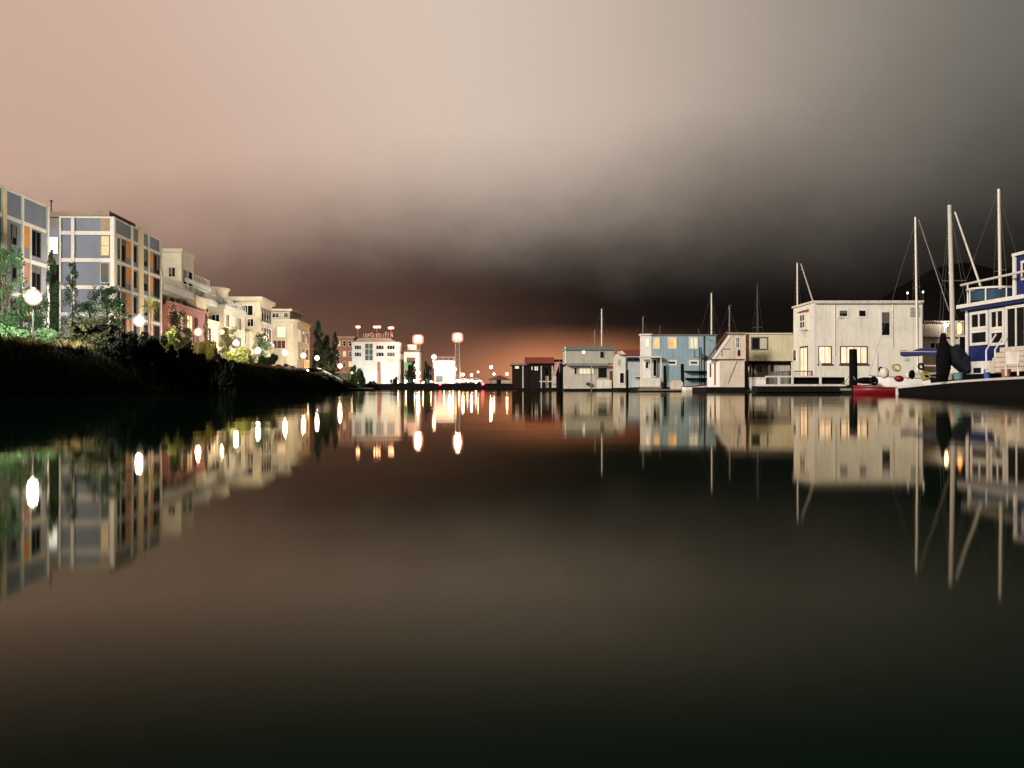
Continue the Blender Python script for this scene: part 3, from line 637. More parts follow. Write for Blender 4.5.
# ------------------------------------------------------------------ vegetation
def leaves(mb, c, rad, n, s, R_, flat=1.0):
    for _ in range(n):
        while True:
            v = Vector((R_.uniform(-1, 1), R_.uniform(-1, 1), R_.uniform(-1, 1)))
            if v.length < 1: break
        v = Vector(c) + Vector((v.x * rad[0], v.y * rad[1], v.z * rad[2]))
        a = Vector((R_.gauss(0, 1), R_.gauss(0, 1), R_.gauss(0, .7))).normalized(); b_ = a.orthogonal().normalized()
        b_ = (b_ * math.cos(1) + a.cross(b_) * math.sin(R_.uniform(0, 6))).normalized(); k = s * R_.uniform(.6, 1.4)
        o = len(mb.v); mb.v += [tuple(v - a * k), tuple(v + b_ * k * .45), tuple(v + a * k), tuple(v - b_ * k * .45)]; mb.f.append((o, o + 1, o + 2, o + 3))
def make_tree(name, label, cat, leaf, shape, seed, H=1.0, group=None):
    """unit prototypes, about H tall; shape: slim, round, cypress, shrub, palm"""
    R_ = random.Random(seed); t = thing(name, label, cat, group=group); tr = MB(); cr = MB()
    if shape == 'round':
        tr.tube([(0, 0, -.3), (.05, .02, H * .25), (-.04, .05, H * .5), (.03, 0, H * .8)], .13, 8, .04)
        for i in range(34):
            a = R_.uniform(0, 6.28); z = H * R_.uniform(.28, .97); rr = (1 - abs(z / H - .55) / .55) ** .6 * H * .26 * R_.uniform(.25, 1.1)
            c = (rr * math.cos(a), rr * math.sin(a), z); s0 = R_.uniform(.06, .11) * H
            tr.tube([(0, 0, max(H * .2, z - H * .16)), tuple(Vector(c) * .6 + Vector((0, 0, z - H * .05)) * .4), c], .035, 5, .012)
            leaves(cr, c, (s0, s0, s0 * .75), 110, .12, R_)
    elif shape == 'slim':
        tr.tube([(0, 0, -.3), (.04, 0, H * .4), (0, .03, H * .97)], .10, 8, .02)
        for i in range(40):
            z = H * (.2 + .8 * (i / 40)); rr = (1 - (z / H)) ** .7 * H * .20 * R_.uniform(.3, 1.2) + .05; a = R_.uniform(0, 6.28)
            c = (rr * math.cos(a), rr * math.sin(a), z); s0 = .05 * H * (1.25 - z / H) + .08
            tr.tube([(0, 0, z - H * .06), c], .025, 4, .01); leaves(cr, c, (s0, s0, s0 * 1.3), 60, .095, R_)
    elif shape == 'cypress':
        tr.tube([(0, 0, -.3), (0, 0, H * .9)], .16, 8, .03)
        for i in range(90):
            z = H * (.05 + .95 * (i / 90)); rr = (math.sin(min(1, z / H * 1.15 + .12) * math.pi) ** .55 if z < H * .75 else (1 - z / H) * 3.2) * H * .085 * R_.uniform(.5, 1.1); a = R_.uniform(0, 6.28)
            c = (rr * math.cos(a), rr * math.sin(a), z); leaves(cr, c, (.32, .32, .6), 34, .16, R_)
    elif shape == 'shrub':
        for i in range(6):
            a = i * 1.05; tr.tube([(0, 0, -.2), (.25 * math.cos(a) * H, .25 * math.sin(a) * H, H * .45), (.42 * math.cos(a) * H, .42 * math.sin(a) * H, H * .75)], .04, 5, .012)
        for i in range(38):
            a = R_.uniform(0, 6.28); rr = H * .6 * math.sqrt(R_.random()); z = H * R_.uniform(.12, .92) * (1 - .35 * (rr / (H * .6)) ** 2)
            s0 = R_.uniform(.1, .2) * H; leaves(cr, (rr * math.cos(a), rr * math.sin(a), z), (s0, s0, s0 * .8), 190, .11, R_)
    elif shape == 'palm':
        tr.tube([(0, 0, -.3), (.1, 0, H * .5), (.05, .1, H * .8)], .14, 8, .1)
        for i in range(22):
            a = R_.uniform(0, 6.28); e = R_.uniform(-.2, 1.2); l = H * .42 * R_.uniform(.7, 1.1); prev = None
            for k in range(9):
                u = k / 8; d = l * u; pt = Vector((.05 + math.cos(a) * d * math.cos(e * (1 - u * .4)), .1 + math.sin(a) * d * math.cos(e * (1 - u * .4)), H * .8 + math.sin(e) * d - .9 * u * u * l * .55))
                sd = Vector((-math.sin(a), math.cos(a), -.35)) * .22 * math.sin(math.pi * min(1, u + .12)); sd2 = Vector((math.sin(a), -math.cos(a), -.35)) * .22 * math.sin(math.pi * min(1, u + .12))
                if prev is not None:
                    o = len(cr.v); cr.v += [tuple(prev), tuple(pt), tuple(pt + sd + (pt - prev) * .6), tuple(pt + sd2 + (pt - prev) * .6)]; cr.f += [(o, o + 1, o + 2), (o, o + 3, o + 1)]
                prev = pt
    tr.build('stem' if shape == 'shrub' else 'trunk', 'bark', t); cr.build('foliage' if shape == 'shrub' else 'crown', leaf, t, recalc=False)
    return t
protos = {}
def plant(kind, label, px, py_top, Y, width_px, name, cat, leaf, shape, H, group, natw, seed=0):
    key = (leaf, shape, seed)
    p = P(px, py_top, Y); gz = ground_z(p.x, Y) - .05; h = p.z - gz
    if key not in protos: protos[key] = t = make_tree(name, label, cat, leaf, shape, 11 + seed * 7 + len(protos), H, group)
    else: t = copy_tree(protos[key])
    tag(t, label, cat, group); t.name = name
    sx = (width_px * Y / 1000) / natw; t.scale = (sx, sx, h / H); t.location = (p.x, Y, gz); t.rotation_euler = (0, 0, rnd.uniform(0, 6.28))
    return t
GT = 'trees along the promenade'
TR = [('green tree crossing the yellow lit pilaster at the edge of the closest blue block', 6, 243, 70, 46, 'leafgreen', 'round', 0),
      ('green tree behind the large glaring lamp', 33, 290, 76, 46, 'leafgreen', 'round', 1),
      ('slender tree under the white lit stair window', 51, 250, 80, 26, 'leafgreen', 'slim', 0),
      ('slender tree reaching up the tall cream pilaster of the second blue block', 72, 262, 84, 30, 'leafgreen', 'slim', 1),
      ('bushy green tree hiding the corner foot of the second blue block', 107, 283, 88, 44, 'leafgreen', 'round', 0),
      ('low leafy tree between the slender tree and the corner of the second blue block', 90, 300, 92, 36, 'leafblue', 'round', 1),
      ('green tree in front of the pink storey windows', 178, 304, 116, 30, 'leafgreen', 'round', 1),
      ('narrow dark tree at the end of the pink storey', 206, 314, 126, 12, 'leafblue', 'slim', 0),
      ('tree with yellowish leaves before the cream penthouse block', 228, 326, 130, 26, 'leaflit', 'round', 0),
      ('grey green tree below the wide cornice block', 262, 333, 158, 26, 'leafblue', 'round', 0)]
for lab, px, py, Y, w_, lf, shp, sd in TR:
    plant('tree', lab, px, py, Y, w_, 'tree' if shp == 'round' else 'slender_tree', 'tree', lf, shp, 8.0, GT, 4.6 if shp == 'round' else 3.2, sd)
plant('palm', 'small palm lit from below before the yellow lit pilaster of the second blue block', 150, 292, 97, 30, 'palm_tree', 'palm tree', 'leaflit', 'palm', 6.0, GT, 4.6)
CY = [('tall cypress beside the cream end block', 318, 322, 214, 15), ('broad cypress in the middle of the cypress group', 327, 336, 216, 17), ('cypress closest to the brick building', 335, 333, 228, 12), ('short cypress at the foot of the cypress group', 324, 346, 208, 18)]
for lab, px, py, Y, w_ in CY: plant('cy', lab, px, py, Y, w_, 'cypress_tree', 'cypress', 'leafcypress', 'cypress', 12.0, 'cypresses past the end block', 2.6)
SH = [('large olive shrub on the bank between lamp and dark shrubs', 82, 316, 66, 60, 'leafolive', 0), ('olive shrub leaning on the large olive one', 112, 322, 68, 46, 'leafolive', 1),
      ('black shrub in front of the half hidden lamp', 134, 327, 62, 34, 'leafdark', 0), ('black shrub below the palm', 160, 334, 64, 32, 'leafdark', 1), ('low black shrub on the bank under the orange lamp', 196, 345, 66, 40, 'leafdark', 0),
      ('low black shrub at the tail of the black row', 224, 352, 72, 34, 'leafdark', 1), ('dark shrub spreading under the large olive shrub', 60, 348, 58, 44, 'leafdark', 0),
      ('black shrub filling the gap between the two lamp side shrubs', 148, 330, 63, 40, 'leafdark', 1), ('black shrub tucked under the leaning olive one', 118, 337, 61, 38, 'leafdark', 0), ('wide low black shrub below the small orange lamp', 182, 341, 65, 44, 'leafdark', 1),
      ('yellow green shrub below the pink storey', 176, 327, 94, 34, 'leaflit', 0), ('yellow green shrub hugging the small orange lamp', 204, 334, 104, 30, 'leaflit', 1),
      ('lit yellow green shrub next to the warm globe lamp', 240, 346, 125, 32, 'leaflit', 0), ('pale green shrub behind the first of four bright lamps', 268, 351, 146, 22, 'leafgreen', 0),
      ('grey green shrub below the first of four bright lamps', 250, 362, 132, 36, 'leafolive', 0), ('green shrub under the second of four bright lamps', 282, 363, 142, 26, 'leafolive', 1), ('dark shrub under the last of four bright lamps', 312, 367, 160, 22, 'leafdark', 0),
      ('bright green bush before the white office block', 357, 362, 255, 20, 'leafgreen', 0), ('bright green bush beside the small quay lamps', 347, 368, 240, 18, 'leaflit', 1), ('dark bush before the lit office entrance', 394, 376, 287, 13, 'leafdark', 1),
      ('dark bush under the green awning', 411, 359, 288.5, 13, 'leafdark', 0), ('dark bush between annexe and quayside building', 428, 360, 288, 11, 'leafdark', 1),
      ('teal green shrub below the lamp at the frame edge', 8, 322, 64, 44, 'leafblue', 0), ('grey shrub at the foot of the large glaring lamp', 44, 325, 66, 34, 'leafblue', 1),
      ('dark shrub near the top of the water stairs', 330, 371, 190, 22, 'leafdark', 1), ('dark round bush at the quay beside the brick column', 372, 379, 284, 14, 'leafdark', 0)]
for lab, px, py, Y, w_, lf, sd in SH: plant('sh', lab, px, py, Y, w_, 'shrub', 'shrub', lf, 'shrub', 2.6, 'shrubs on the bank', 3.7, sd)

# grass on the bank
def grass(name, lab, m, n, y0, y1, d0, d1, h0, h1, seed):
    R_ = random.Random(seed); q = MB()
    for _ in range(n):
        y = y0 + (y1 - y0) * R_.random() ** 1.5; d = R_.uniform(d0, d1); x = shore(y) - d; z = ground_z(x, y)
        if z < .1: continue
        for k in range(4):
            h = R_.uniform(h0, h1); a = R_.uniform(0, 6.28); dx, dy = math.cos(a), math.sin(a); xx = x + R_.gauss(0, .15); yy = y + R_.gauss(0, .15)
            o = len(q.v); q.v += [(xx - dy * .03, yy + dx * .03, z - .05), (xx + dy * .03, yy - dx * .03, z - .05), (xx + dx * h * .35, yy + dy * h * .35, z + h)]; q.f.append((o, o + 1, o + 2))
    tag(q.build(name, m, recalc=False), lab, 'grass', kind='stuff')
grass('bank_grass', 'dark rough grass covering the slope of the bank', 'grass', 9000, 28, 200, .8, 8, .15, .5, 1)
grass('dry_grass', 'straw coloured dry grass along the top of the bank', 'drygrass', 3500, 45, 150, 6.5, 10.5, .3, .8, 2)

# rocks and gangway by the water stairs
R_ = random.Random(5)
def rock(label, px, py, Y, s):
    p = P(px, py, Y); q = MB(); q.ball((0, 0, 0), s, 9, 6, .7)
    q.v = [tuple(Vector(v) * R_.uniform(.8, 1.2)) for v in q.v]; o = q.build('boulder', 'rock'); o.location = (p.x, Y, ground_z(p.x, Y) + s * .2); o.rotation_euler = (0, 0, R_.uniform(0, 6)); tag(o, label, 'boulder', 'boulders along the waterline')
for i, (px, Y, s) in enumerate(((290, 128, .7), (299, 131, .55), (304, 136, .75), (312, 140, .6), (318, 146, .8), (325, 150, .6), (332, 158, .7), (338, 166, .6))):
    rock('grey boulder on the bank below the row of bright lamps', px, 384, Y, s)
a = P(318, 374, 168); b_ = P(342, 386.5, 160)
t = thing('gangway', 'sloping pale gangway from the bank to the water near the orange lamp', 'gangway', a); d = b_ - a
q = MB(); s_ = Vector((.0, .55, 0)); q.loft([[Vector((0, -.6, -.1)), Vector((0, .6, -.1)), Vector((0, .6, .05)), Vector((0, -.6, .05))], [d + Vector((0, -.6, -.1)), d + Vector((0, .6, -.1)), d + Vector((0, .6, .05)), d + Vector((0, -.6, .05))]]); q.build('ramp', 'deck', t)
for sy in (-.58, .58): railing(t, (0, sy, .05), d + Vector((0, sy, .05)), 1.0, 'galv', .8, r=.03)
t = thing('float_dock', 'low dark float at the foot of the pale gangway', 'dock', (b_.x, b_.y, 0)); bx('deck', 'deck', t, -4, 5, -1.2, 1.6, .3, .45); bx('pontoon', 'float', t, -3.8, 4.8, -1.1, 1.5, -.3, .3)
for px, py, Y, lab in ((301, 374.5, 150, 'small white deck light on the bank above the boulders'), (307.5, 374, 152, 'small white deck light beside its twin above the boulders')):
    p = P(px, py, Y); gz = ground_z(p.x, Y); t = thing('bollard_light', lab, 'light', (p.x, Y, gz), 0, 'deck lights'); h = max(.5, p.z - gz)
    MB().tube([(0, 0, 0), (0, 0, h)], .07).build('post', 'steel', t); MB().ball((0, 0, h), .14).build('globe', 'glow_small', t, smooth=True)

# ------------------------------------------------------------------ houseboats
def house(label, px0, Y0, cat='houseboat', name='houseboat', group='houseboats moored along the canal'):
    x0 = P(px0, 388, Y0).x; t = thing(name, label, cat, (x0, Y0, 0), 0, group)
    return t, (lambda px, Y=Y0: P(px, 388, Y).x - x0), (lambda py, px=px0, Y=Y0: P(px, py, Y).z)

# white two storey houseboat
H, hx, hz = house('big white two storey houseboat with a flat roof and warmly lit lower windows', 814, 76)
W_ = hx(922); zt = hz(302.5, 860); D_ = 5.5; W_w = W_; zt_w = zt - .06
bx('pontoon', 'float', H, -.5, W_ + .4, -.6, D_ + .4, -.4, .55)
bx('wall', 'whitewall', H, 0, W_, 0, D_, .55, zt)
q = MB(); q.box(-.12, W_ + .12, -.12, D_ + .1, zt, zt + .14); q.build('roof_edge', 'white', H)
bx('corner_trim', 'white2', H, -.03, .12, -.03, .1, .56, zt - .003); bx('corner_trim', 'white2', H, W_ - .12, W_ + .03, -.03, .1, .56, zt - .003)
for a, b_ in ((838, 849), (857.5, 867.5)): win(H, 'f', hx(a), hx(b_), hz(318, a), hz(309, a), 0, 'glass', 'white2', 1, 1, .13, .05)
win(H, 'f', hx(880), hx(891.5), hz(337, 885), hz(310.5, 885), 0, 'glass', 'white2', 1, 1, .14, .05)
win(H, 'f', hx(818.3), hx(831.5), hz(364, 825), hz(346, 825), 0, 'lit_warm', 'rustwood', 2, 1, .07, .05, sill=True)
win(H, 'f', hx(840), hx(867.5), hz(364, 855), hz(346, 855), 0, 'lit_warm', 'rustwood', 4, 1, .08, .05, sill=True)
q = MB()
for i in range(7): q.box(hx(910), hx(919.5), -.06 - .03, .02, hz(316.5, 915) + i * .105, hz(316.5, 915) + i * .105 + .07)
q.build('vent', 'greywhite', H)
q = MB(); q.tube([(hx(877), -.06, .6), (hx(877), -.06, 3.0)], .04); q.tube([(hx(835), -.05, 2.8), (hx(835), -.05, zt)], .03); q.tube([(hx(893), -.05, 3.4), (hx(893), -.05, zt)], .03); q.build('drainpipe', 'white', H)
bx('base_board', 'white', H, -.03, W_ + .03, -.05, .02, .56, .95)
# side face (-x) with oriel window and lit door
win(H, 'l', 1.45, 2.95, hz(330, 800, 79), hz(314, 800, 79), -.22, 'glass', 'white2', 2, 2, .14, .05)
bx('oriel', 'white', H, -.22, .02, 1.4, 3.0, hz(331, 800, 79), hz(312.5, 800, 79))
MB().prism([(-.38, hz(313, 800, 79)), (.0, hz(313, 800, 79)), (.0, hz(310.6, 800, 79)), (-.34, hz(312, 800, 79))], 1.25, 3.15, 'y').build('oriel_roof', 'redroof', H)
MB().prism([(-.2, hz(331.2, 800, 79)), (0, hz(331.2, 800, 79)), (0, hz(338, 800, 79))], 1.9, 2.4, 'y').build('bracket', 'white', H)
dr = win(H, 'l', 1.5, 3.6, .6, hz(346.5, 800, 79), 0, 'lit_warm', 'rustwood', 2, 1, .13, .05, name='door')
win(H, 'l', 4.6, 5.6, hz(361, 800, 79), hz(348, 800, 79), 0, 'glass', 'white2', 1, 1, .1, .05)
bx('deck', 'deck', H, -1.9, -.02, .2, 6, .35, .62)
railing(H, (-1.8, .3, .62), (-1.8, 5.8, .62), 1.0, 'steel', .16); railing(H, (-1.8, .3, .62), (-.1, .3, .62), 1.0, 'steel', .16)
bx('roof_hatch', 'white', H, W_ * .5, W_ * .62, 2, 3, zt + .14, zt + .3)
# extension with picket railed upper deck
E, ex, ez = house('cream annexe with a white picket railed upper deck beyond the big white houseboat', 923, 79.5)
bx('pontoon', 'float', E, -.1, 3.2, -.3, 5, -.4, .5); bx('wall', 'creamwall', E, 0, 2.9, 0, 4.6, .5, ez(337)); bx('deck', 'white', E, -.02, 3.2, -.35, 4.7, ez(337), ez(335.5))
railing(E, (.02, -.3, ez(335.5)), (3.15, -.3, ez(335.5)), ez(321.5) - ez(335.5), 'white2', .17); railing(E, (3.15, -.3, ez(335.5)), (3.15, 4.6, ez(335.5)), ez(321.5) - ez(335.5), 'white2', .17)
win(E, 'f', .5, 1.4, ez(352), ez(342), 0, 'glass', 'white2', 2, 1, .09); bx('door', 'rustwood', E, 1.8, 2.6, -.05, .02, .6, ez(345))
bx('rear_cabin', 'whitewall', E, .4, 3.0, 2.6, 4.5, ez(335.5), ez(322))
def lantern(label, px, py, Y, m, r, drop, sz=1.0):
    p = P(px, py, Y); t = thing('lantern', label, 'lantern', (p.x, Y, p.z)); MB().ball((0, 0, 0), r, sz=sz).build('globe', m, t, smooth=True)
    MB().tube([(0, .02, r * sz), (0, .02, r * sz + .12)], .06, 7, .02).build('cap', 'steel', t); MB().tube([(0, .03, -r * sz * .9), (0, .03, -drop)], .03).build('post', 'galv', t); return t
lantern('small warm lantern on the picket railing beside the thick mast', 946, 325, 78.8, 'glow_small', .13, 1.0)
lantern('orange flame shaped lantern on a post at the edge of the blue boat', 959.5, 328.5, 45.6, 'flame', .10, 2.6, 2.6)

# cream cabin between gambrel shed and white house
Cn, cx, cz = house('cream box cabin on stilts with one black framed window', 746, 88)
W_ = cx(796); bx('pontoon', 'float', Cn, -.1, W_ + .3, -.8, 6, -.4, .5)
bx('upper_storey', 'creamwall', Cn, 0, W_, 0, 6, cz(361), cz(334.2)); bx('roof_edge', 'white', Cn, -.1, W_ + .08, -.12, 6.1, cz(334.2), cz(333))
win(Cn, 'f', cx(751), cx(768), cz(350), cz(337), 0, 'glass', 'steel', 2, 1, .1, .05)
c2 = MB().box(*fmap('f', 0)(cx(760), cx(767), .02, .03, cz(349), cz(338))).build('curtain', 'cream', Cn)
bx('gap_strip', 'darkwood', Cn, -.02, W_, -.1, 6, cz(363.5), cz(361)); bx('lower_storey', 'beigewall', Cn, .2, W_, 1.4, 5.8, .5, cz(363.5))  # dark strip stands for the shaded gap below the upper storey
win(Cn, 'f', cx(752), cx(759), cz(374), cz(366), 1.4, 'glass', 'white2', 2, 1, .08); win(Cn, 'f', cx(760.5), cx(766.5), cz(373), cz(365), 1.4, 'glass', 'white2', 2, 1, .08)
q = MB()
for i in range(9): xx = cx(769) + i * .25; q.box(xx, xx + .2, .3, .34, .52, cz(363.8))
q.build('plank_screen', 'beigewall', Cn)
bx('post', 'rustwood', Cn, -.02, .16, -.14, .02, .5, cz(334)); q = MB()
for xx in (.6, 2.2, 3.9): q.box(xx, xx + .12, .0, .12, .5, cz(363.5))
q.build('posts', 'darkwood', Cn)
# gambrel shed
G, gx, gz_ = house('beige plywood shed with a steep mansard gable and dark red corner post', 720, 84)
W_ = gx(744.5); LX = gx(711)
bx('pontoon', 'float', G, LX - .5, W_ + .3, -.5, 6, -.4, .42)
MB().prism([(0, 0), (W_, 0), (W_, 5.5), (LX + 1.0, 5.5), (LX, 1.6)], .42, gz_(360), 'z').build('wall', 'beigewall', G)
sd = MB(); v0 = Vector((0, 0, 0)); v1 = Vector((LX, 1.6, 0)); u = (v1 - v0); nrm = Vector((u.y, -u.x, 0)).normalized()
if nrm.x > 0: nrm = -nrm
def sidebox(a, b_, z0, z1, d0, d1, m, nm):
    q = MB(); pa, pb = v0 + u * a, v0 + u * b_
    pts = [pa + nrm * d0, pb + nrm * d0, pb + nrm * d1, pa + nrm * d1]; q.prism([(v.x, v.y) for v in pts], z0, z1, 'z'); return q.build(nm, m, G)
sidebox(.01, .99, .45, gz_(360) - .03, -.02, .03, 'white2', 'side_cladding')
for a, zb_ in ((.30, 385), (.66, 377)): sidebox(a, a + .11, gz_(zb_), gz_(363), .031, .05, 'rustwood', 'window')
UG = [(gx(711), gz_(359.3)), (gx(728.5), gz_(334)), (gx(744.5), gz_(334)), (gx(744.5), gz_(359.3))]
MB().prism(UG, .12, .5, 'y').build('gable', 'beigewall', G)
def strip(p0, p1, w, y0, y1, nm, m, par):
    p0 = Vector(p0); p1 = Vector(p1); d = (p1 - p0).normalized(); nn = Vector((-d.y, d.x)) * w
    return MB().prism([tuple(p0), tuple(p1), tuple(p1 + nn), tuple(p0 + nn)], y0, y1, 'y').build(nm, m, par)
strip((gx(708), gz_(360)), (gx(727.8), gz_(331.8)), .06, -.1, .5, 'roof', 'rustwood', G)
strip((gx(712), gz_(359)), (gx(729.5), gz_(334.5)), -.22, .06, .115, 'rake_board', 'white2', G)
bx('roof_edge', 'tan', G, gx(727), W_ + .1, -.1, .6, gz_(334), gz_(332.5))
bx('eave_board', 'rustwood', G, LX, W_ + .02, -.05, .11, gz_(360.3), gz_(359))
win(G, 'f', gx(736), gx(740), gz_(348), gz_(337), .12, 'glass', 'white2', 2, 2, .06, .05); win(G, 'f', gx(738), gx(740.5), gz_(356), gz_(350), .12, 'glass', 'rustwood', 1, 1, .05, .05)
MB().tube([(gx(728), -.03, gz_(383)), (gx(737), -.03, gz_(361))], .025, 5).tube([(gx(722), .08, gz_(356)), (gx(722), .08, gz_(349)), (gx(731), .08, gz_(349))], .03, 5).build('brace', 'wire', G)
# blue two storey houseboat
BL, lx, lz = house('sky blue two storey houseboat with three lit upper windows and a white end wall', 652, 104)
W_ = lx(716); zt = lz(335.5); bx('pontoon', 'float', BL, -1.4, W_ + .4, -.6, 7.5, -.4, .45)
bx('wall', 'bluewall', BL, 0, W_, 0, 7, .45, zt); bx('roof_edge', 'greyroof', BL, -.15, W_ + .1, -.15, 7.1, zt, zt + .1)
bx('end_bay', 'white2', BL, lx(642), -.004, .6, 1.5, .45, lz(335)); bx('bay_roof', 'white2', BL, lx(641), .1, .45, 1.65, lz(335), lz(333.5))
for a, b_, m_ in ((653, 660, 'lit_amber'), (668, 677, 'lit_amber'), (689, 698, 'lit_pale')): win(BL, 'f', lx(a), lx(b_), lz(349), lz(337), 0, m_, 'white', 2 if m_ == 'lit_pale' else 1, 1, .14, .05)
win(BL, 'f', lx(645.5), lx(650.5), lz(347), lz(338), .6, 'lit_warm', 'white2', 1, 1, .1, .05)
for a in (667, 689): win(BL, 'f', lx(a), lx(a + 10), lz(365.5), lz(360), 0, 'glass', 'white2', 1, 1, .18, .05)
win(BL, 'f', lx(652.4), lx(657.2), lz(377), lz(359), 0, 'glass', 'white', 1, 1, .1, .05, name='door'); win(BL, 'f', lx(645.5), lx(650), lz(369), lz(361), .6, 'glass', 'white2', 1, 1, .1, .05)
MB().box(lx(640), lx(659), -1.0, -.9, .5, lz(378)).build('porch_wall', 'white', BL)
q = MB()
for xx in (640, 649, 659): q.box(lx(xx), lx(xx) + .12, -1.02, -.9, lz(378), lz(358))
q.build('porch_posts', 'white', BL); bx('porch_roof', 'white', BL, lx(639), lx(660), -1.2, -.02, lz(358), lz(356.5)); bx('porch_floor', 'deck', BL, lx(639), lx(660), -1.2, -.02, .3, .5)
q = MB(); q.tube([(lx(694), -.12, lz(350)), (lx(694), -.12, lz(357)), (lx(699), -.12, lz(357)), (lx(699), -.12, lz(347))], .03, 5); q.tube([(lx(699), -.3, .4), (lx(699), -.3, lz(347))], .05, 6); q.tube([(lx(704), -.08, .5), (lx(704), -.08, zt)], .06, 6); q.build('pipe', 'maststeel', BL)
bx('side_balcony', 'darkwood', BL, lx(684), lx(706), -.9, -.02, lz(372), lz(371)); bx('lower_walkway', 'darkwood', BL, lx(685), lx(707), -.9, -.02, lz(379.5), lz(378))
MB().ball((lx(703), -.3, lz(357)), .3, 8, 6).build('satellite_dish', 'maststeel', BL)
q = MB(); q.tube([(lx(704), 3, zt), (lx(704), 3, zt + .9)], .05); q.build('roof_vent', 'maststeel', BL)
# small white houseboat with red roof
SW, sx_, sz_ = house('small pale blue houseboat with a red gable roof squeezed beside the sky blue one', 618, 115)
W_ = sx_(643); bx('pontoon', 'float', SW, -.1, W_ + .1, -.8, 6, -.4, .4); bx('wall', 'paleblue', SW, sx_(626), W_, .4, 5.6, .4, sz_(355))
MB().prism([(0, .4), (sx_(626) - .003, .4), (sx_(626) - .003, sz_(354)), (sx_(622), sz_(350.5)), (0, sz_(357))], .1, 5.5, 'y').build('gable_front', 'white', SW)
MB().prism([(-.2, sz_(355.3)), (6.3, sz_(355.3)), (4.6, sz_(349)), (1.6, sz_(349))], sx_(620.5), W_ - .05, 'x').build('roof', 'redroof', SW)
bx('eave_board', 'white2', SW, sx_(625), W_ - .05, .1, .38, sz_(357), sz_(355.3)); win(SW, 'f', sx_(627.5), sx_(640), sz_(361.5), sz_(357.5), .4, 'glass', 'steel', 2, 1, .07)
win(SW, 'f', sx_(619), sx_(625), sz_(384), sz_(372), .1, 'glass', 'white2', 1, 1, .12, name='door'); win(SW, 'f', sx_(617.8), sx_(620.2), sz_(356), sz_(351.5), .1, 'glass', 'white2', 1, 1, .08); win(SW, 'f', sx_(617.8), sx_(620.2), sz_(366), sz_(358.5), .1, 'glass', 'white2', 1, 1, .08)
bx('bench', 'white', SW, sx_(634), sx_(640), -.3, .3, sz_(377), sz_(376)); bx('deck_box', 'white', SW, sx_(636), sx_(641), -.4, .3, .42, sz_(381))
# grey two storey houseboat
GR, rx, rz_ = house('grey two storey houseboat with a flat grey roof and dark open doorway', 566, 122)
W_ = rx(617); bx('pontoon', 'float', GR, -.2, W_ + .3, -1.2, 7, -.4, .3)
bx('lower_wall', 'greywall2', GR, 0, W_, 0, 6.6, .3, rz_(366)); bx('awning', 'greyroof', GR, .1, rx(607.5), -.9, .05, rz_(366), rz_(363.5)); bx('upper_wall', 'greywall', GR, -.05, rx(614), .0, 6.6, rz_(363.5), rz_(350))
MB().prism([(-.3, rz_(350)), (7, rz_(350)), (6, rz_(346)), (.8, rz_(346))], -.15, rx(615), 'x').build('roof', 'greyroof', GR)
bx('corner_trim', 'white2', GR, -.14, .02, -.05, .12, rz_(363.4), rz_(347))
win(GR, 'f', rx(582), rx(585.5), rz_(354), rz_(350.5), 0, 'lit_white', 'white', 1, 1, .06); win(GR, 'f', rx(600), rx(604), rz_(358), rz_(351.5), 0, 'glass', 'greyroof', 1, 1, .06)
win(GR, 'f', rx(574), rx(577), rz_(374.5), rz_(367.5), 0, 'glass', 'greywall2', 1, 1, .06); win(GR, 'f', rx(579), rx(594), rz_(374.5), rz_(367.5), 0, 'lit_pale', 'greywall2', 4, 1, .08)
win(GR, 'f', rx(597.5), rx(607.5), rz_(378.5), rz_(367.3), 0, 'dark', 'greywall2', 1, 1, .08, name='doorway'); bx('door', 'rustwood', GR, rx(609.5), rx(612.5), -.05, .02, .5, rz_(371))
bx('porch_screen', 'white', GR, rx(596), rx(611), -.8, -.72, .35, rz_(380)); bx('stove_box', 'maststeel', GR, rx(586), rx(589.5), -.7, -.1, rz_(385), rz_(382.5)); MB().tube([(rx(591), -.8, .3), (rx(591), -.8, rz_(366))], .05, 6).build('post', 'white', GR)
# dark houseboat
DK, dx, dz = house('dark timber houseboat with a red brown roof at the far end of the row', 529, 140)
W_ = dx(566); bx('pontoon', 'float', DK, dx(516), W_ + .2, -1.2, 7, -.4, .4); bx('wall', 'darkwall', DK, 0, W_, 0, 6.5, .4, dz(363))
MB().prism([(-.5, dz(363.5)), (7.2, dz(363.5)), (5.4, dz(357)), (1.2, dz(357))], dx(525), dx(554.5), 'x').build('roof', 'redroof', DK); bx('flat_roof', 'darkwall', DK, dx(554.6), W_ + .1, -.4, 7, dz(361), dz(359.5))
bx('lean_to', 'darkwall', DK, dx(512), -.01, .6, 6, .4, dz(365)); bx('lean_to_roof', 'greyroof', DK, dx(510), .1, .2, 6.2, dz(365), dz(363.3))
win(DK, 'f', dx(531), dx(533), dz(370.5), dz(366), 0, 'lit_pale', 'darkwall', 1, 1, .07); win(DK, 'f', dx(534), dx(538.5), dz(371), dz(366), 0, 'lit_pale', 'darkwall', 2, 1, .07)
win(DK, 'f', dx(514.5), dx(519.5), dz(369), dz(365.4), .6, 'lit_warm', 'darkwall', 1, 1, .07)
for px in (522.3, 540.5, 551.5): bx('porch_post', 'greywhite', DK, dx(px), dx(px) + .16, -1.0, -.84, .4, dz(366))
bx('porch_rail', 'greywhite', DK, dx(539), dx(556), -1.02, -.95, dz(382), dz(381))
for i, (px, w_, pt) in enumerate(((545.5, 3.0, 376), (553, 3.2, 376))): bx('door_panel', 'beigewall', DK, dx(px), dx(px + w_), -.04, .03, .45, dz(pt))
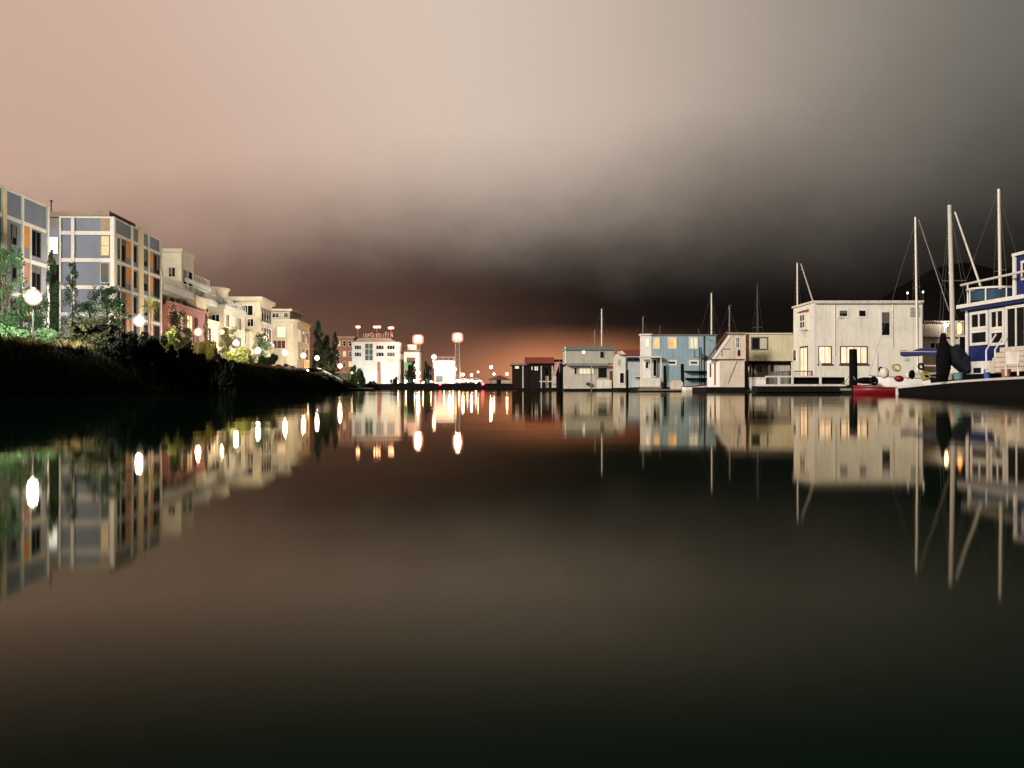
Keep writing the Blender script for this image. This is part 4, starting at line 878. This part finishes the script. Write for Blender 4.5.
t = thing('towel', 'faded pink cloth hanging on a pole at the end of the dark houseboat', 'cloth', (P(556, 388, 138).x, 138, 0)); h = P(556, 372, 138).z
MB().loft([[Vector((-.1 - .5 * (k / 6), .03 * math.sin(k * 2), h + 1.4 - k * .33)) + Vector(((.55 + .05 * math.sin(k)) * a, .04 * b_, 0)) for a, b_ in ((0, 0), (.5, 1.5), (1, 0), (.5, 1.0))] for k in range(7)]).build('cloth', 'pinkcloth', t); MB().tube([(.5, 0, -.5), (.5, 0, h + 1.6)], .05).build('pole', 'aludark', t)

# pilings, docks, dinghies
def piling(label, px, py, Y, r, m='darkwood', cap=False):
    p = P(px, py, Y); t = thing('piling', label, 'piling', (p.x, Y, 0), 0, 'dark mooring pilings')
    MB().tube([(0, 0, -1.2), (.02, 0, p.z * .5), (0, 0, p.z - .05)], r, 12, r * .94).tube([(0, 0, p.z - .05), (0, 0, p.z)], r * .94, 12, r * .7).build('post', m, t)
    MB().ring((0, 0, .35), r * 1.0, .05, 14, 5).build('mooring_ring', 'rubber', t); return t
for a in (('thick black piling in front of the wide lit window of the white houseboat', 853, 349, 70, .29), ('black piling before the doorway of the sky blue houseboat', 664.8, 365.5, 100, .16), ('black piling between small slit windows of the sky blue houseboat', 682.3, 364, 100, .18),
          ('black piling beside the door of the small red roofed houseboat', 627.3, 369.5, 111, .13), ('black piling between the dark houseboat and the grey one', 559.5, 372, 132, .30), ('dark red post between shed and cream cabin', 745.6, 362, 83, .10), ('thin pale post before the grey houseboat', 591.2, 367, 118, .05)):
    piling(*a, m='aludark' if 'pale' in a[0] else 'darkwood')
t = thing('walkway_dock', 'floating dock with white pipe rails before the white houseboat', 'dock', (P(745, 388, 72).x, 72, 0)); k_ = lambda px: P(px, 388, 72).x - P(745, 388, 72).x; zk = lambda py: P(800, py, 72).z
bx('deck', 'float', t, k_(757), k_(846), -.1, 1.6, .05, zk(386)); bx('edge_beam', 'white', t, k_(757), k_(846), -.16, -.02, zk(386.2), zk(384.2)); bx('top_beam', 'white', t, k_(765), k_(846), -.15, -.03, zk(377.3), zk(375.8))
for px in (778.5, 792, 820): bx('post', 'white', t, k_(px) - .07, k_(px) + .07, -.17, -.02, zk(384.2), zk(377.3) + (1.1 if px != 778.5 else .1))
bx('pontoon', 'float', t, k_(760), k_(845), .2, 1.5, -.4, .05)
bx('dark_gap_sheet', 'black', t, k_(793), k_(846), .3, .33, zk(385), zk(376.6));  # black sheet stands for the shaded gap behind the rails
t = thing('storage_box', 'white dock storage box standing under the cream cabin', 'box', (P(751, 388, 84).x, 84, .2)); bx('body', 'white2', t, 0, 1.25, 0, .8, 0, .95); bx('lid', 'white', t, -.05, 1.3, -.05, .85, .95, 1.05)
t = thing('low_dock', 'low dark float under the storage box', 'dock', (P(748, 388, 84).x, 84, 0)); bx('deck', 'deck', t, -.3, 3.6, -.6, 1.6, .08, .2); bx('pontoon', 'float', t, -.2, 3.5, -.5, 1.5, -.4, .08)

def hull_rings(L, Bm, h0, h1, depth=.35, trans=.75, n=14):
    rings = []
    for k in range(n + 1):
        u = k / n; w = Bm / 2 * (trans + (1 - trans) * math.sin(min(1, u / .45) * math.pi / 2)) * (1 if u < .5 else (1 - ((u - .5) / .5) ** 2.4 * .985)); zs = h0 + (h1 - h0) * u ** 1.8
        x = -L / 2 + L * u + (0 if u < 1 else .0); kd = -depth * (1 - u ** 3)
        rings.append([(x, -w, zs), (x, -w * .93, zs * .45), (x, -w * .55, kd * .6), (x, 0, kd), (x, w * .55, kd * .6), (x, w * .93, zs * .45), (x, w, zs)])
    return rings
def small_boat(label, px, Y, L, Bm, h0, h1, m, rz, rim, group='small boats on the water', name='dinghy', z=0):
    x = P(px, 388, Y).x; t = thing(name, label, 'dinghy', (x, Y, z), rz, group); rr = hull_rings(L, Bm, h0, h1)
    MB().loft([[Vector(p) for p in r] for r in rr], True).build('hull', m, t, smooth=True)
    q = MB(); q.tube([tuple(Vector(r[0]) + Vector((0, 0, .02))) for r in rr], .04, 6); q.tube([tuple(Vector(r[6]) + Vector((0, 0, .02))) for r in rr], .04, 6); q.build('gunwale', rim, t)
    bx('thwart', 'deck', t, -.2, .15, -Bm * .42, Bm * .42, h0 + .012, h0 + .06); return t
d1 = small_boat('red dinghy tied beside the dark hull', 882, 54, 3.0, 1.3, .30, .42, 'hullred', R(172), 'hullred')
d2 = small_boat('white dinghy with a red rim before the sky blue houseboat', 697, 98, 2.9, 1.3, .45, .75, 'white2', R(8), 'hullred')
t = thing('dock_box', 'beige dock box between the two pilings of the sky blue houseboat', 'box', (P(671.5, 388, 99).x, 99, .25)); MB().prism([(0, 0), (1.15, 0), (1.15, .65), (.95, .8), (.2, .8), (0, .65)], 0, .8, 'y').build('body', 'beigewall', t); bx('lid', 'beigewall', t, .15, 1.0, .05, .75, .8, .86)
t = thing('low_dock', 'low dark dock along the sky blue houseboat', 'dock', (P(640, 388, 99).x, 99, 0)); bx('deck', 'deck', t, 0, 4.9, -.3, 1.5, .12, .24); bx('pontoon', 'float', t, .1, 4.8, -.2, 1.4, -.4, .12)

# ------------------------------------------------------------------ sailboats
def sailboat(label, px_mast, py_top, Y, L, rz, mast_m='alu', mr=.08, lean=0.0, boom=None, stay=True, cover='navy', hull='white2', fz=.75, furl=False, spread=True, ly=0.0):
    p = P(px_mast, py_top, Y); t = thing('sailboat', label, 'sailboat', (p.x, Y, 0), rz, 'sailboats moored between the houseboats'); H_ = p.z
    rr = hull_rings(L, L * .3, fz, fz + .3, .5, .6); off = Vector((-L * .08, 0, 0))
    MB().loft([[Vector(q) + off for q in r] for r in rr]).build('hull', hull, t)
    q = MB(); q.tube([tuple(Vector(r[0]) + off + Vector((0, 0, .03))) for r in rr], .035, 5); q.tube([tuple(Vector(r[6]) + off + Vector((0, 0, .03))) for r in rr], .035, 5); q.build('toe_rail', 'wire', t)
    cb = MB(); cb.prism([(-L * .28, fz - .02), (L * .12, fz + .05), (L * .06, fz + .52), (-L * .26, fz + .5)], -L * .09, L * .09, 'y'); c_ = cb.build('cabin', 'white', t)
    MB().box(-L * .2, L * .0, -L * .09 - .015, L * .09 + .015, fz + .2, fz + .36).build('cabin_window', 'glass', c_)
    top = Vector((lean, ly, H_))
    MB().tube([(0, 0, fz), tuple(top * .5 + Vector((0, 0, fz * .5))), tuple(top)], mr, 9, mr * .75).build('mast', mast_m, t)
    q = MB(); q.box(lean - .12, lean + .25, ly - .03, ly + .03, H_, H_ + .05); q.tube([(lean + .2, ly, H_ + .04), (lean + .2, ly, H_ + .28)], .02, 5); q.tube([(lean - .1, ly, H_ + .04), (lean - .1, ly, H_ + .16)], .03, 5); q.build('masthead', 'maststeel', t)
    if spread: MB().tube([(lean * .6, -.55, H_ * .6), (lean * .6, .55, H_ * .6)], .022, 5).build('spreader', 'wire', t)
    bl = boom or L * .42
    MB().tube([(0, 0, fz + .95), (-bl, 0, fz + .9)], .05, 7).build('boom', mast_m, t)
    if cover:
        rg = []
        for k in range(11):
            u = k / 10; hh = (.55 if cover == 'navy' else .7) * (1 - u) ** 1.6 + .16; ww = .14 * (1 - .5 * u) + .03 * math.sin(k * 1.9)
            rg.append([Vector((.1 - (bl - .05) * u, ww * math.cos(a), fz + .98 + hh * .5 + (hh * .55 + .03 * math.sin(k * 2.3)) * math.sin(a))) for a in [i * math.pi / 5 for i in range(10)]])
        MB().loft(rg).build('sail_cover', cover, t, smooth=True)
    q = MB()
    if stay: q.tube([(L * .42, 0, fz + .3), tuple(top * .97)], .008, 4); q.tube([(-L * .57, 0, fz), tuple(top)], .006, 4)
    for sy in (-1, 1): q.tube([(-.1, sy * L * .13, fz), (lean * .6, sy * .55, H_ * .6), tuple(top * .98)], .006, 4)
    q.build('rigging', 'wire', t)
    if furl: MB().tube([(L * .42, 0, fz + .45), tuple(Vector((L * .42, 0, fz + .45)).lerp(top * .95, .98))], .055, 7, .035).build('furled_sail', 'white', t)
    return t
sailboat('sailboat with a long navy boom cover in front of the white houseboat wall', 917.3, 217, 61, 7.0, R(178), 'alu', .085, .12, boom=3.0, cover=None)
sb = bpy.data.objects[-1] if False else None
sailboat('sailboat with the thickest mast and a furled white foresail beside the blue boat', 953.5, 205, 50.5, 7.2, R(80), 'alu', .13, -.04, ly=.2, boom=2.6, cover=None, furl=False, hull='hullblack')
sailboat('sailboat with the tallest mast rising behind the blue boat', 1001, 189, 60, 8.2, R(10), 'alu', .115, -.15, boom=3.2)
sailboat('sailboat with a pale mast behind the end wall of the white houseboat', 797.3, 263, 97, 7.2, R(-60), 'alu', .10, 0, stay=False)
sailboat('sailboat with a short pale mast behind the sky blue houseboat', 711.5, 293, 116, 7.0, R(30), 'alu', .12, 0)
sailboat('sailboat with a slim grey mast behind the beige shed', 729.5, 306, 112, 6.6, R(-40), 'aludark', .09, 0)
sailboat('sailboat with a dark mast behind the cream cabin', 757.5, 285, 118, 7.2, R(70), 'maststeel', .10, 0)
sailboat('sailboat with a pale mast behind the grey houseboat', 601.8, 309, 138, 6.6, R(20), 'alu', .13, 0)
sailboat('sailboat with a low thin mast behind the grey houseboat roof', 594.8, 330, 140, 5.6, R(20), 'aludark', .08, 0)
sailboat('sailboat with a short broken looking mast behind the sky blue end wall', 643, 317, 132, 6.4, R(-30), 'aludark', .09, 0)
sailboat('sailboat with a low dark mast above the first lit upper windows', 660, 326, 134, 6.0, R(40), 'maststeel', .10, 0)

# separate sloping spars that stand out against the sky
def spar(name, label, cat, a, b_, r, m):
    a, b_ = Vector(a), Vector(b_); o = MB().tube([tuple(a - a), tuple(b_ - a)], r, 7, r * .8).build(name, m); o.location = a; return tag(o, label, cat)
spar('furled_foresail', 'white rolled foresail slanting down from the thickest mast to the blue boat', 'sail', P(980.5, 286, 46.5), P(955, 212, 50.4), .05, 'white')
spar('mooring_stay', 'thin slanting stay from the navy cover sailboat to the picket deck', 'stay', P(949, 311, 57), P(918.5, 219, 61), .03, 'aludark')
spar('antenna_stay', 'slanting white pole on the roof corner of the white houseboat', 'pole', P(813, 301.4, 76.4), P(801, 264, 90), .06, 'alu')

# navy boom cover in front of the white wall
p0 = P(901, 353, 58); p1 = P(950, 352, 54)
t = thing('boom_cover', 'navy blue canvas cover along the boom before the white houseboat wall', 'sail cover', p0); d = p1 - p0
rg = []
for k in range(13):
    u = k / 12; hh = .17 + .09 * u + .03 * math.sin(k * 1.7); c = d * u
    rg.append([c + Vector((.0, .13 * math.cos(a), hh * math.sin(a) - .05 * math.sin(u * 9))) for a in [i * math.pi / 5 for i in range(10)]])
MB().loft(rg).build('canvas', 'navy', t, smooth=True); MB().tube([tuple(d * -.02 + Vector((0, 0, .1))), tuple(d)], .04).build('boom', 'alu', t)
# tall dark canvas hung round the thick mast, with tail along the boom
t = thing('mast_canvas', 'tall black canvas wrapped around the foot of the thickest mast', 'canvas', (P(943, 388, 44).x, 44, .0)); k2 = lambda px, py: Vector((P(px, py, 44).x - P(943, 388, 44).x, 0, P(px, py, 44).z))
rg = []
for (py, a, b_) in ((381, 936.5, 947), (374, 936, 949), (366, 936.3, 950.5), (358, 936.6, 951.5), (352, 937.3, 951.5), (346, 938.2, 950.5), (342, 939.3, 947.5), (339, 940, 946.5), (335, 940.3, 946), (333, 941.5, 945)):
    l, r_ = k2(a, py), k2(b_, py); c = (l + r_) / 2; hw = (r_ - l).x / 2
    rg.append([c + Vector((hw * math.cos(x) * (1 + .07 * math.sin(3 * x + py)), .28 * math.sin(x) * hw / .33, 0)) for x in [i * math.pi / 7 for i in range(14)]])
MB().loft(rg).build('wrap', 'black', t, smooth=True)
rg = []; pl = [(947, 344), (953, 348), (957, 344.5), (962, 350), (966.5, 356), (968.5, 371), (964, 374.5), (957, 368), (951, 362)]
for k, (yy, sc) in enumerate(((-.34, .82), (-.2, 1.0), (.05, 1.04), (.3, .97), (.42, .8))):
    cc = k2(957, 359); rg.append([cc + (k2(a, b_) - cc) * sc + Vector((0, yy + .05 * math.sin(a * 1.7), 0)) for a, b_ in pl])
MB().loft(rg).build('tail', 'slate', t)

# ------------------------------------------------------------------ blue pilothouse boat (its side runs back along Y)
YF = 44.4; x0 = P(967, 388, YF).x; ANG = R(-87)
K = thing('pilothouse_boat', 'royal blue houseboat with white trimmed windows and a railed roof deck', 'houseboat', (x0, YF, 0), ANG)
# local x runs towards the camera, local y points away from the canal; face f looks to the canal
def kx(px):
    dirx, diry = math.cos(ANG), math.sin(ANG); k = (px - 512) / 1000 + .0009
    return (k * YF - x0) / (dirx - k * diry)
def kz(py, px):
    a = kx(px); return P(px, py, YF + math.sin(ANG) * a).z
zt = kz(308, 968); zd = .95
bx('hull', 'hullblack', K, -1.2, 13, -.35, 4.6, -.4, zd - .02)
bx('cabin_wall', 'royal', K, 0, 12, 0, 4.2, zd, zt)
bx('corner_trim', 'white2', K, -.05, .14, -.05, .12, zd, zt - .01)
MB().prism([(-.35, -.3), (12.2, -.3), (12.2, 4.4), (-.35, 4.4)], zt, zt + .16, 'z').build('roof_edge', 'white2', K)
bx('roof_lip', 'royal', K, -.2, 12.1, -.2, 4.3, zt - .13, zt - .003)
for a, b_ in ((970.3, 988), (990, 1004.5)):
    xa, xb = kx(a), kx(b_); win(K, 'f', xa, xb, kz(330.5, a), zt - .22, 0, 'dark', 'white2', 2, 1, .12, .07); win(K, 'f', xa, xb, kz(346, a), kz(330.5, a) - .01, 0, 'dark', 'white2', 1, 1, .12, .07)
xa = kx(1006); win(K, 'f', xa, xa + 1.5, 1.55, zt - .2, 0, 'dark', 'white2', 2, 1, .11, .07, name='door')
for i in range(3): win(K, 'f', xa + 2.2 + i * 2.2, xa + 3.9 + i * 2.2, 2.3, zt - .3, 0, 'dark', 'white2', 2, 2, .12, .07)
bx('lower_panel', 'white2', K, kx(970), 12, -.07, .02, zd, kz(361.5, 975)); win(K, 'f', kx(973.5), kx(983.5), kz(375, 978), kz(366, 978), -.07, 'dark', 'white2', 1, 1, .08, .04)
q = MB()
for sx in (.0, .7):
    xx = kx(997) + sx; q.tube([(xx, -.5, zd + .2), (xx, -.5, zd + .95), (xx + .5, -.35, zd + 1.6)], .035, 6)
q.build('grab_rail', 'white2', K)
q = MB()
for i in range(5): q.box(kx(1002) + i * .28, 7, -.75, -.08, zd + i * .2 + .02, zd + i * .2 + .2)
q.build('steps', 'beigewall', K)
# roof deck
zr = zt + .16; rr_ = 1.05; c = (.9, .72, zr + .6)
fb_ = MB(); fb_.ring(c, rr_, .05, 30, 7); fb_.build('hoop_rail', 'white2', K)
for i in range(8): a = i * math.pi / 4; MB().tube([(c[0] + rr_ * math.cos(a), c[1] + rr_ * math.sin(a), zr), (c[0] + rr_ * math.cos(a), c[1] + rr_ * math.sin(a), c[2])], .03, 6).build('hoop_post', 'white2', K)
q = MB(); n = 28
for i in range(n):
    a = 2 * math.pi * i / n; q.v += [(c[0] + (rr_ - .07) * math.cos(a), c[1] + (rr_ - .07) * math.sin(a), c[2] - .08), (c[0] + (rr_ - .1) * math.cos(a), c[1] + (rr_ - .1) * math.sin(a), zr + .08)]
for i in range(n): j = (i + 1) % n; q.f.append((2 * i, 2 * j, 2 * j + 1, 2 * i + 1))
q.build('side_net', 'tarpblue', K)
q = MB(); q.tube([(-.7, .1, kz(284.3, 963)), (7.5, .1, kz(284.3, 963) + .06)], .05, 7); q.tube([(-.1, .1, zr), (-.1, .1, kz(284.3, 963))], .035, 6); q.tube([(4.6, .1, zr), (4.6, .1, kz(284.3, 963))], .035, 6); q.build('roof_boom', 'white', K)
xw = 3.0; zw = 1.75
wh = bx('wheelhouse', 'royal', K, xw, 10, .5, 3.6, zr, zr + zw); q = MB()
q.box(xw - .06, xw + .1, .42, .54, zr, zr + zw)  .box(xw - .08, 10.2, .40, 3.8, zr + zw, zr + zw + .12); q.build('wheelhouse_trim', 'white2', K); win(K, 'f', xw + .5, xw + 2, zr + .7, zr + 1.5, .5, 'glass', 'white2', 2, 1, .1, .05)
# near dark scow
t = thing('scow', 'low black scow with a white gunwale moored before the blue boat', 'boat', (0, 0, 0)); st = [(P(897.5, 387.6, 52), 52), (P(925, 384.6, 47), 47), (P(955, 381.6, 43), 43), (P(990, 379.2, 38.5), 38.5), (P(1040, 376.5, 33), 33), (P(1110, 372, 28), 28)]
rg = []; 
for k, (v, Y) in enumerate(st):
    w_ = .9 if k == 0 else 1.7; rg.append([Vector((v.x, v.y, v.z)), Vector((v.x + .1, v.y, -.35)), Vector((v.x + w_, v.y + .6, -.35)), Vector((v.x + w_, v.y + .6, v.z))])
MB().loft(rg).build('hull', 'hullblack', t)
q = MB(); q.loft([[v + Vector((-.03, -.05, -.05)), v + Vector((.12, -.05, -.05)), v + Vector((.12, .05, .035)), v + Vector((-.03, .05, .035))] for v, Y in st[:5]]); q.build('gunwale', 'white2', t)
bx('stem', 'white2', t, st[0][0].x - .06, st[0][0].x + .5, 51.98, 52.1, .0, st[0][0].z - .04)
# things lying about
def pot(name, label, cat, px, py, Y, r, h, m, zbase=None, group=None):
    p = P(px, py, Y); t = thing(name, label, cat, (p.x, Y, p.z), 0, group); MB().tube([(0, 0, 0), (0, 0, h * .5), (0, 0, h)], r * .85, 12, r).build('body', m, t); MB().ring((0, 0, h), r, r * .09, 14, 5).build('rim', m, t); return t
pot('barrel', 'blue plastic barrel at the foot of the white lower panel', 'barrel', 987, 378.5, 41.5, .13, .38, 'bluebarrel')
pot('bucket', 'teal tub on the scow next to the black canvas', 'tub', 958, 379.5, 43, .19, .28, 'teabox'); pot('bucket', 'faded pink tub on the scow next to the teal one', 'tub', 949.5, 379.8, 44, .15, .26, 'pinkcloth')
def tyre(label, px, py, Y, r):
    p = P(px, py, Y); o = MB().ring((0, 0, 0), r, r * .38, 18, 8).build('tyre_fender', 'rubber', smooth=True); o.location = p; o.rotation_euler = (R(78), 0, R(15)); tag(o, label, 'fender', 'black fenders')
tyre('black tyre fender above the red dinghy', 881, 369.5, 56, .12); tyre('black tyre fender hanging at the navy covered sailboat', 921, 366.5, 57, .16); tyre('black tyre fender low beside the thick piling', 874, 381, 57, .2)
def coil(label, px, py, Y, r, m):
    p = P(px, py, Y); q = MB()
    for k in range(4): q.ring((.02 * k, 0, k * r * .16), r * (1 - .06 * k), r * .1, 18, 5)
    o = q.build('rope_coil', m); o.location = p; o.rotation_euler = (R(60), R(10), 0); tag(o, label, 'rope', 'coiled ropes')
coil('yellow rope coil hung before the white wall', 896, 368, 57, .24, 'yellowrope'); coil('pale yellow rope coil low beside the sailboat', 925, 376, 56.5, .26, 'yellowrope')
def bag(label, px, py, Y, w_, h, m, seed):
    p = P(px, py, Y); R2 = random.Random(seed); q = MB(); q.ball((0, 0, h / 2), 1, 12, 8); q.v = [(v[0] * w_ / 2 * R2.uniform(.85, 1.1), v[1] * w_ / 2 * R2.uniform(.85, 1.1), h / 2 + (v[2] - h / 2) * h / 2 * R2.uniform(.9, 1.1)) for v in q.v]
    o = q.build('canvas_bundle', m, smooth=True); o.location = p; tag(o, label, 'bundle', 'bundles of canvas on the dock')
bag('white canvas bundle piled on the red dinghy', 884.5, 378.5, 55, .5, .62, 'white', 1); bag('small white bundle at the end of the red dinghy', 908, 379, 55.5, .28, .4, 'white', 2); bag('crumpled red canvas on the red dinghy', 899, 382, 54.4, .55, .35, 'hullred', 3); bag('black canvas bundle between dinghy and scow', 912, 379, 55, .34, .5, 'black', 4); bag('black canvas heap in front of the thick piling', 866, 384, 60, 1.3, .4, 'black', 5)
t = thing('service_dock', 'dark dock carrying ropes and bundles between white houseboat and scow', 'dock', (P(848, 388, 58).x, 58, 0)); bx('deck', 'deck', t, 0, 6.2, -.6, 1.4, .18, .32); bx('pontoon', 'float', t, .1, 6.1, -.5, 1.3, -.4, .18); bx('rub_rail', 'darkwood', t, 0, 6.2, -.68, -.6, .1, .33)
t = thing('outdoor_chair', 'weathered white chair at the foot of the blue boat steps', 'chair', (P(1012, 376, 36.8).x, 36.8, .78), R(-30)); bx('seat', 'white', t, -.22, .22, -.22, .22, .4, .44); bx('backrest', 'white', t, -.22, .22, .2, .24, .45, .9)
for sx in (-.2, .2):
    for sy in (-.2, .2): bx('leg', 'white', t, sx - .02, sx + .02, sy - .02, sy + .02, 0, .4)
pot('flower_pot', 'terracotta tub below the white steps of the blue boat', 'tub', 1006, 377.5, 37.6, .17, .3, 'brick')

def rope(label, a, b_, sag, r=.022, m='yellowrope'):
    a, b_ = Vector(a), Vector(b_); q = MB()
    q.tube([tuple((b_ - a) * (k / 8) - Vector((0, 0, sag * 4 * (k / 8) * (1 - k / 8)))) for k in range(9)], r, 5); o = q.build('mooring_line', m); o.location = a; tag(o, label, 'rope', 'mooring lines')
rope('slack pale rope from the thick piling to the red dinghy', P(853, 376, 70), P(870, 387, 55), .25)
rope('slack rope from the thick piling to the white railed dock', P(852, 372, 70), P(838, 385, 72.4), .2, .02, 'deck')
rope('dark cable sagging from the white houseboat roof to the cream cabin', P(815, 306, 78), P(790, 335, 89), .35, .018, 'maststeel')
rope('dark cable sagging from the shed roof to the sky blue houseboat', P(730, 333, 84.6), P(705, 337, 104), .5, .02, 'maststeel')
rope('pale rope from the scow bow to the service dock', P(899, 387.5, 51.9), P(880, 386.5, 58), .1, .02, 'deck')
# gutter and downpipe, scum along the float of the white houseboat
q = MB(); q.tube([(.1, -.15, zt_w), (W_w - .1, -.15, zt_w)], .05, 6); q.tube([(W_w - .35, -.13, zt_w), (W_w - .35, -.07, zt_w - .5), (W_w - .35, -.07, .8)], .035, 6); q.build('gutter', 'greywhite', H)
for i, (xx, zz) in enumerate(((1.9, 5.6), (6.9, 2.4))): bx('wall_vent', 'greywhite', H, xx, xx + .3, -.07, .01, zz, zz + .22)
# ------------------------------------------------------------------ sky, glow and light
wd = bpy.data.worlds.new('World'); S.world = wd; wd.use_nodes = True; N = wd.node_tree.nodes; L = wd.node_tree.links
bg = N['Background']
class V_:
    """tiny expression builder over math nodes"""
    def __init__(s, o): s.o = o
def _m(op, *a, clamp=False):
    n = N.new('ShaderNodeMath'); n.operation = op; n.use_clamp = clamp
    for i, v in enumerate(a):
        if isinstance(v, V_): L.new(v.o, n.inputs[i])
        else: n.inputs[i].default_value = v
    return V_(n.outputs[0])
for nm, op in (('__add__', 'ADD'), ('__sub__', 'SUBTRACT'), ('__mul__', 'MULTIPLY'), ('__truediv__', 'DIVIDE')): setattr(V_, nm, (lambda op: lambda a, b_: _m(op, a, b_))(op))
def sstep(v, a, b_):
    n = N.new('ShaderNodeMapRange'); n.interpolation_type = 'SMOOTHSTEP'; L.new(v.o, n.inputs[0]); n.inputs[1].default_value = a; n.inputs[2].default_value = b_; return V_(n.outputs[0])
def curve(v, pts):
    n = N.new('ShaderNodeFloatCurve'); c = n.mapping.curves[0]; lo, hi = pts[0][0], pts[-1][0]
    r = N.new('ShaderNodeMapRange'); L.new(v.o, r.inputs[0]); r.inputs[1].default_value = lo; r.inputs[2].default_value = hi; L.new(r.outputs[0], n.inputs[1])
    P_ = [((x - lo) / (hi - lo), y) for x, y in pts]; c.points[0].location = P_[0]; c.points[1].location = P_[-1]
    for q in P_[1:-1]: c.points.new(*q)
    n.mapping.update(); return V_(n.outputs[0])
def mixc(f, a, b_):
    n = N.new('ShaderNodeMix'); n.data_type = 'RGBA'; L.new(f.o, n.inputs[0])
    for i, v in ((6, a), (7, b_)):
        if isinstance(v, tuple): n.inputs[i].default_value = v + (1,)
        else: L.new(v.o, n.inputs[i])
    return V_(n.outputs[2])
tc = N.new('ShaderNodeTexCoord'); sp = N.new('ShaderNodeSeparateXYZ'); L.new(tc.outputs['Generated'], sp.inputs[0])
X, Y, Z = V_(sp.outputs[0]), V_(sp.outputs[1]), V_(sp.outputs[2])
az = _m('ARCTAN2', X, Y); el = _m('ARCSINE', Z)
def noise(scale, zs, detail, rough=.6, off=0.0):
    mp = N.new('ShaderNodeMapping'); mp.inputs['Scale'].default_value = (1, 1, zs); mp.inputs['Location'].default_value = (off, off * 1.7, 0); L.new(tc.outputs['Generated'], mp.inputs[0])
    n = N.new('ShaderNodeTexNoise'); n.inputs['Scale'].default_value = scale; n.inputs['Detail'].default_value = detail; n.inputs['Roughness'].default_value = rough; L.new(mp.outputs[0], n.inputs['Vector']); return V_(n.outputs['Fac']) - .5
n1 = noise(3.4, 1.5, 5, .55, 3.1); n2 = noise(8.0, 1.6, 7, .62, 1.3); n3 = noise(2.0, 1.5, 3, .5, 7.7)
edge = curve(az, [(-3.15, .10), (-.6, .10), (-.45, .12), (-.3, .142), (-.12, .175), (.05, .19), (.19, .203), (.28, .208), (.39, .222), (.5, .225), (.9, .15), (3.15, .10)])
d = (el - edge) + n1 * .085 + n2 * .034
soft = curve(az, [(-3.15, 1.0), (-.05, 1.0), (.12, .86), (.28, .70), (.5, .62), (3.15, .8)])
Bm = sstep(d * soft, -.10, .09)
# colour of the lit cloud: pink over the town, grey over the marina
warm = mixc(sstep(az + el * .35, -.38, .08), (.615, .415, .325), (.69, .55, .455))
lit = mixc(sstep(az + n3 * .10, -.12, .56), warm, (.150, .146, .124))
lit = mixc(sstep(el + n3 * .1, .12, .36), mixc(sstep(az, -.5, .05), (.56, .37, .285), lit), lit)
dark = mixc(sstep(az + n3 * .1, -.5, .12), (.150, .076, .056), (.0075, .0058, .0048))
base = mixc(Bm, dark, lit)
# town glow low over the far shore
g_az = _m('EXPONENT', _m('MULTIPLY', _m('POWER', (az - .055) / .095, 2.0), -1.0)); low = _m('SUBTRACT', 1.0, sstep(el + n2 * .015, .012, .066))
g = g_az * low
g2_az = _m('EXPONENT', _m('MULTIPLY', _m('POWER', (az + .12) / .16, 2.0), -1.0)); low2 = _m('SUBTRACT', 1.0, sstep(el + n2 * .03, .02, .14))
def addc(a, f, c):
    n = N.new('ShaderNodeMix'); n.data_type = 'RGBA'; n.blend_type = 'ADD'; L.new(f.o, n.inputs[0]); L.new(a.o, n.inputs[6]); n.inputs[7].default_value = c + (1,); return V_(n.outputs[2])
col = addc(base, g, (.78, .28, .12)); col = addc(col, g2_az * low2, (.085, .040, .026))
# darker overhead and behind
fade = _m('SUBTRACT', 1.0, sstep(el, .40, .9) * .8)
fin = N.new('ShaderNodeMix'); fin.data_type = 'RGBA'; fin.blend_type = 'MULTIPLY'; fin.inputs[0].default_value = 1; L.new(col.o, fin.inputs[6])
cb = N.new('ShaderNodeCombineColor'); [L.new(fade.o, cb.inputs[i]) for i in range(3)]; L.new(cb.outputs[0], fin.inputs[7]); L.new(fin.outputs[2], bg.inputs['Color']); bg.inputs['Strength'].default_value = 1.0

sun = bpy.data.lights.new('city_glow', 'SUN'); so = bpy.data.objects.new('city_glow', sun); COL.objects.link(so)
sun.energy = 3.3; sun.angle = R(10); sun.color = (1.0, .93, .83)
so.rotation_euler = Vector((.62, .72, -.31)).to_track_quat('-Z', 'Y').to_euler()

S.view_settings.view_transform = 'Standard'; S.view_settings.look = 'None'; S.view_settings.gamma = 1; S.view_settings.exposure = 0; S.view_settings.use_curve_mapping = False
S.render.engine = 'CYCLES'; S.cycles.use_denoising = True; S.cycles.max_bounces = 5; S.cycles.diffuse_bounces = 2; S.cycles.glossy_bounces = 3; S.cycles.caustics_reflective = False; S.cycles.caustics_refractive = False
S.cycles.sample_clamp_indirect = 40
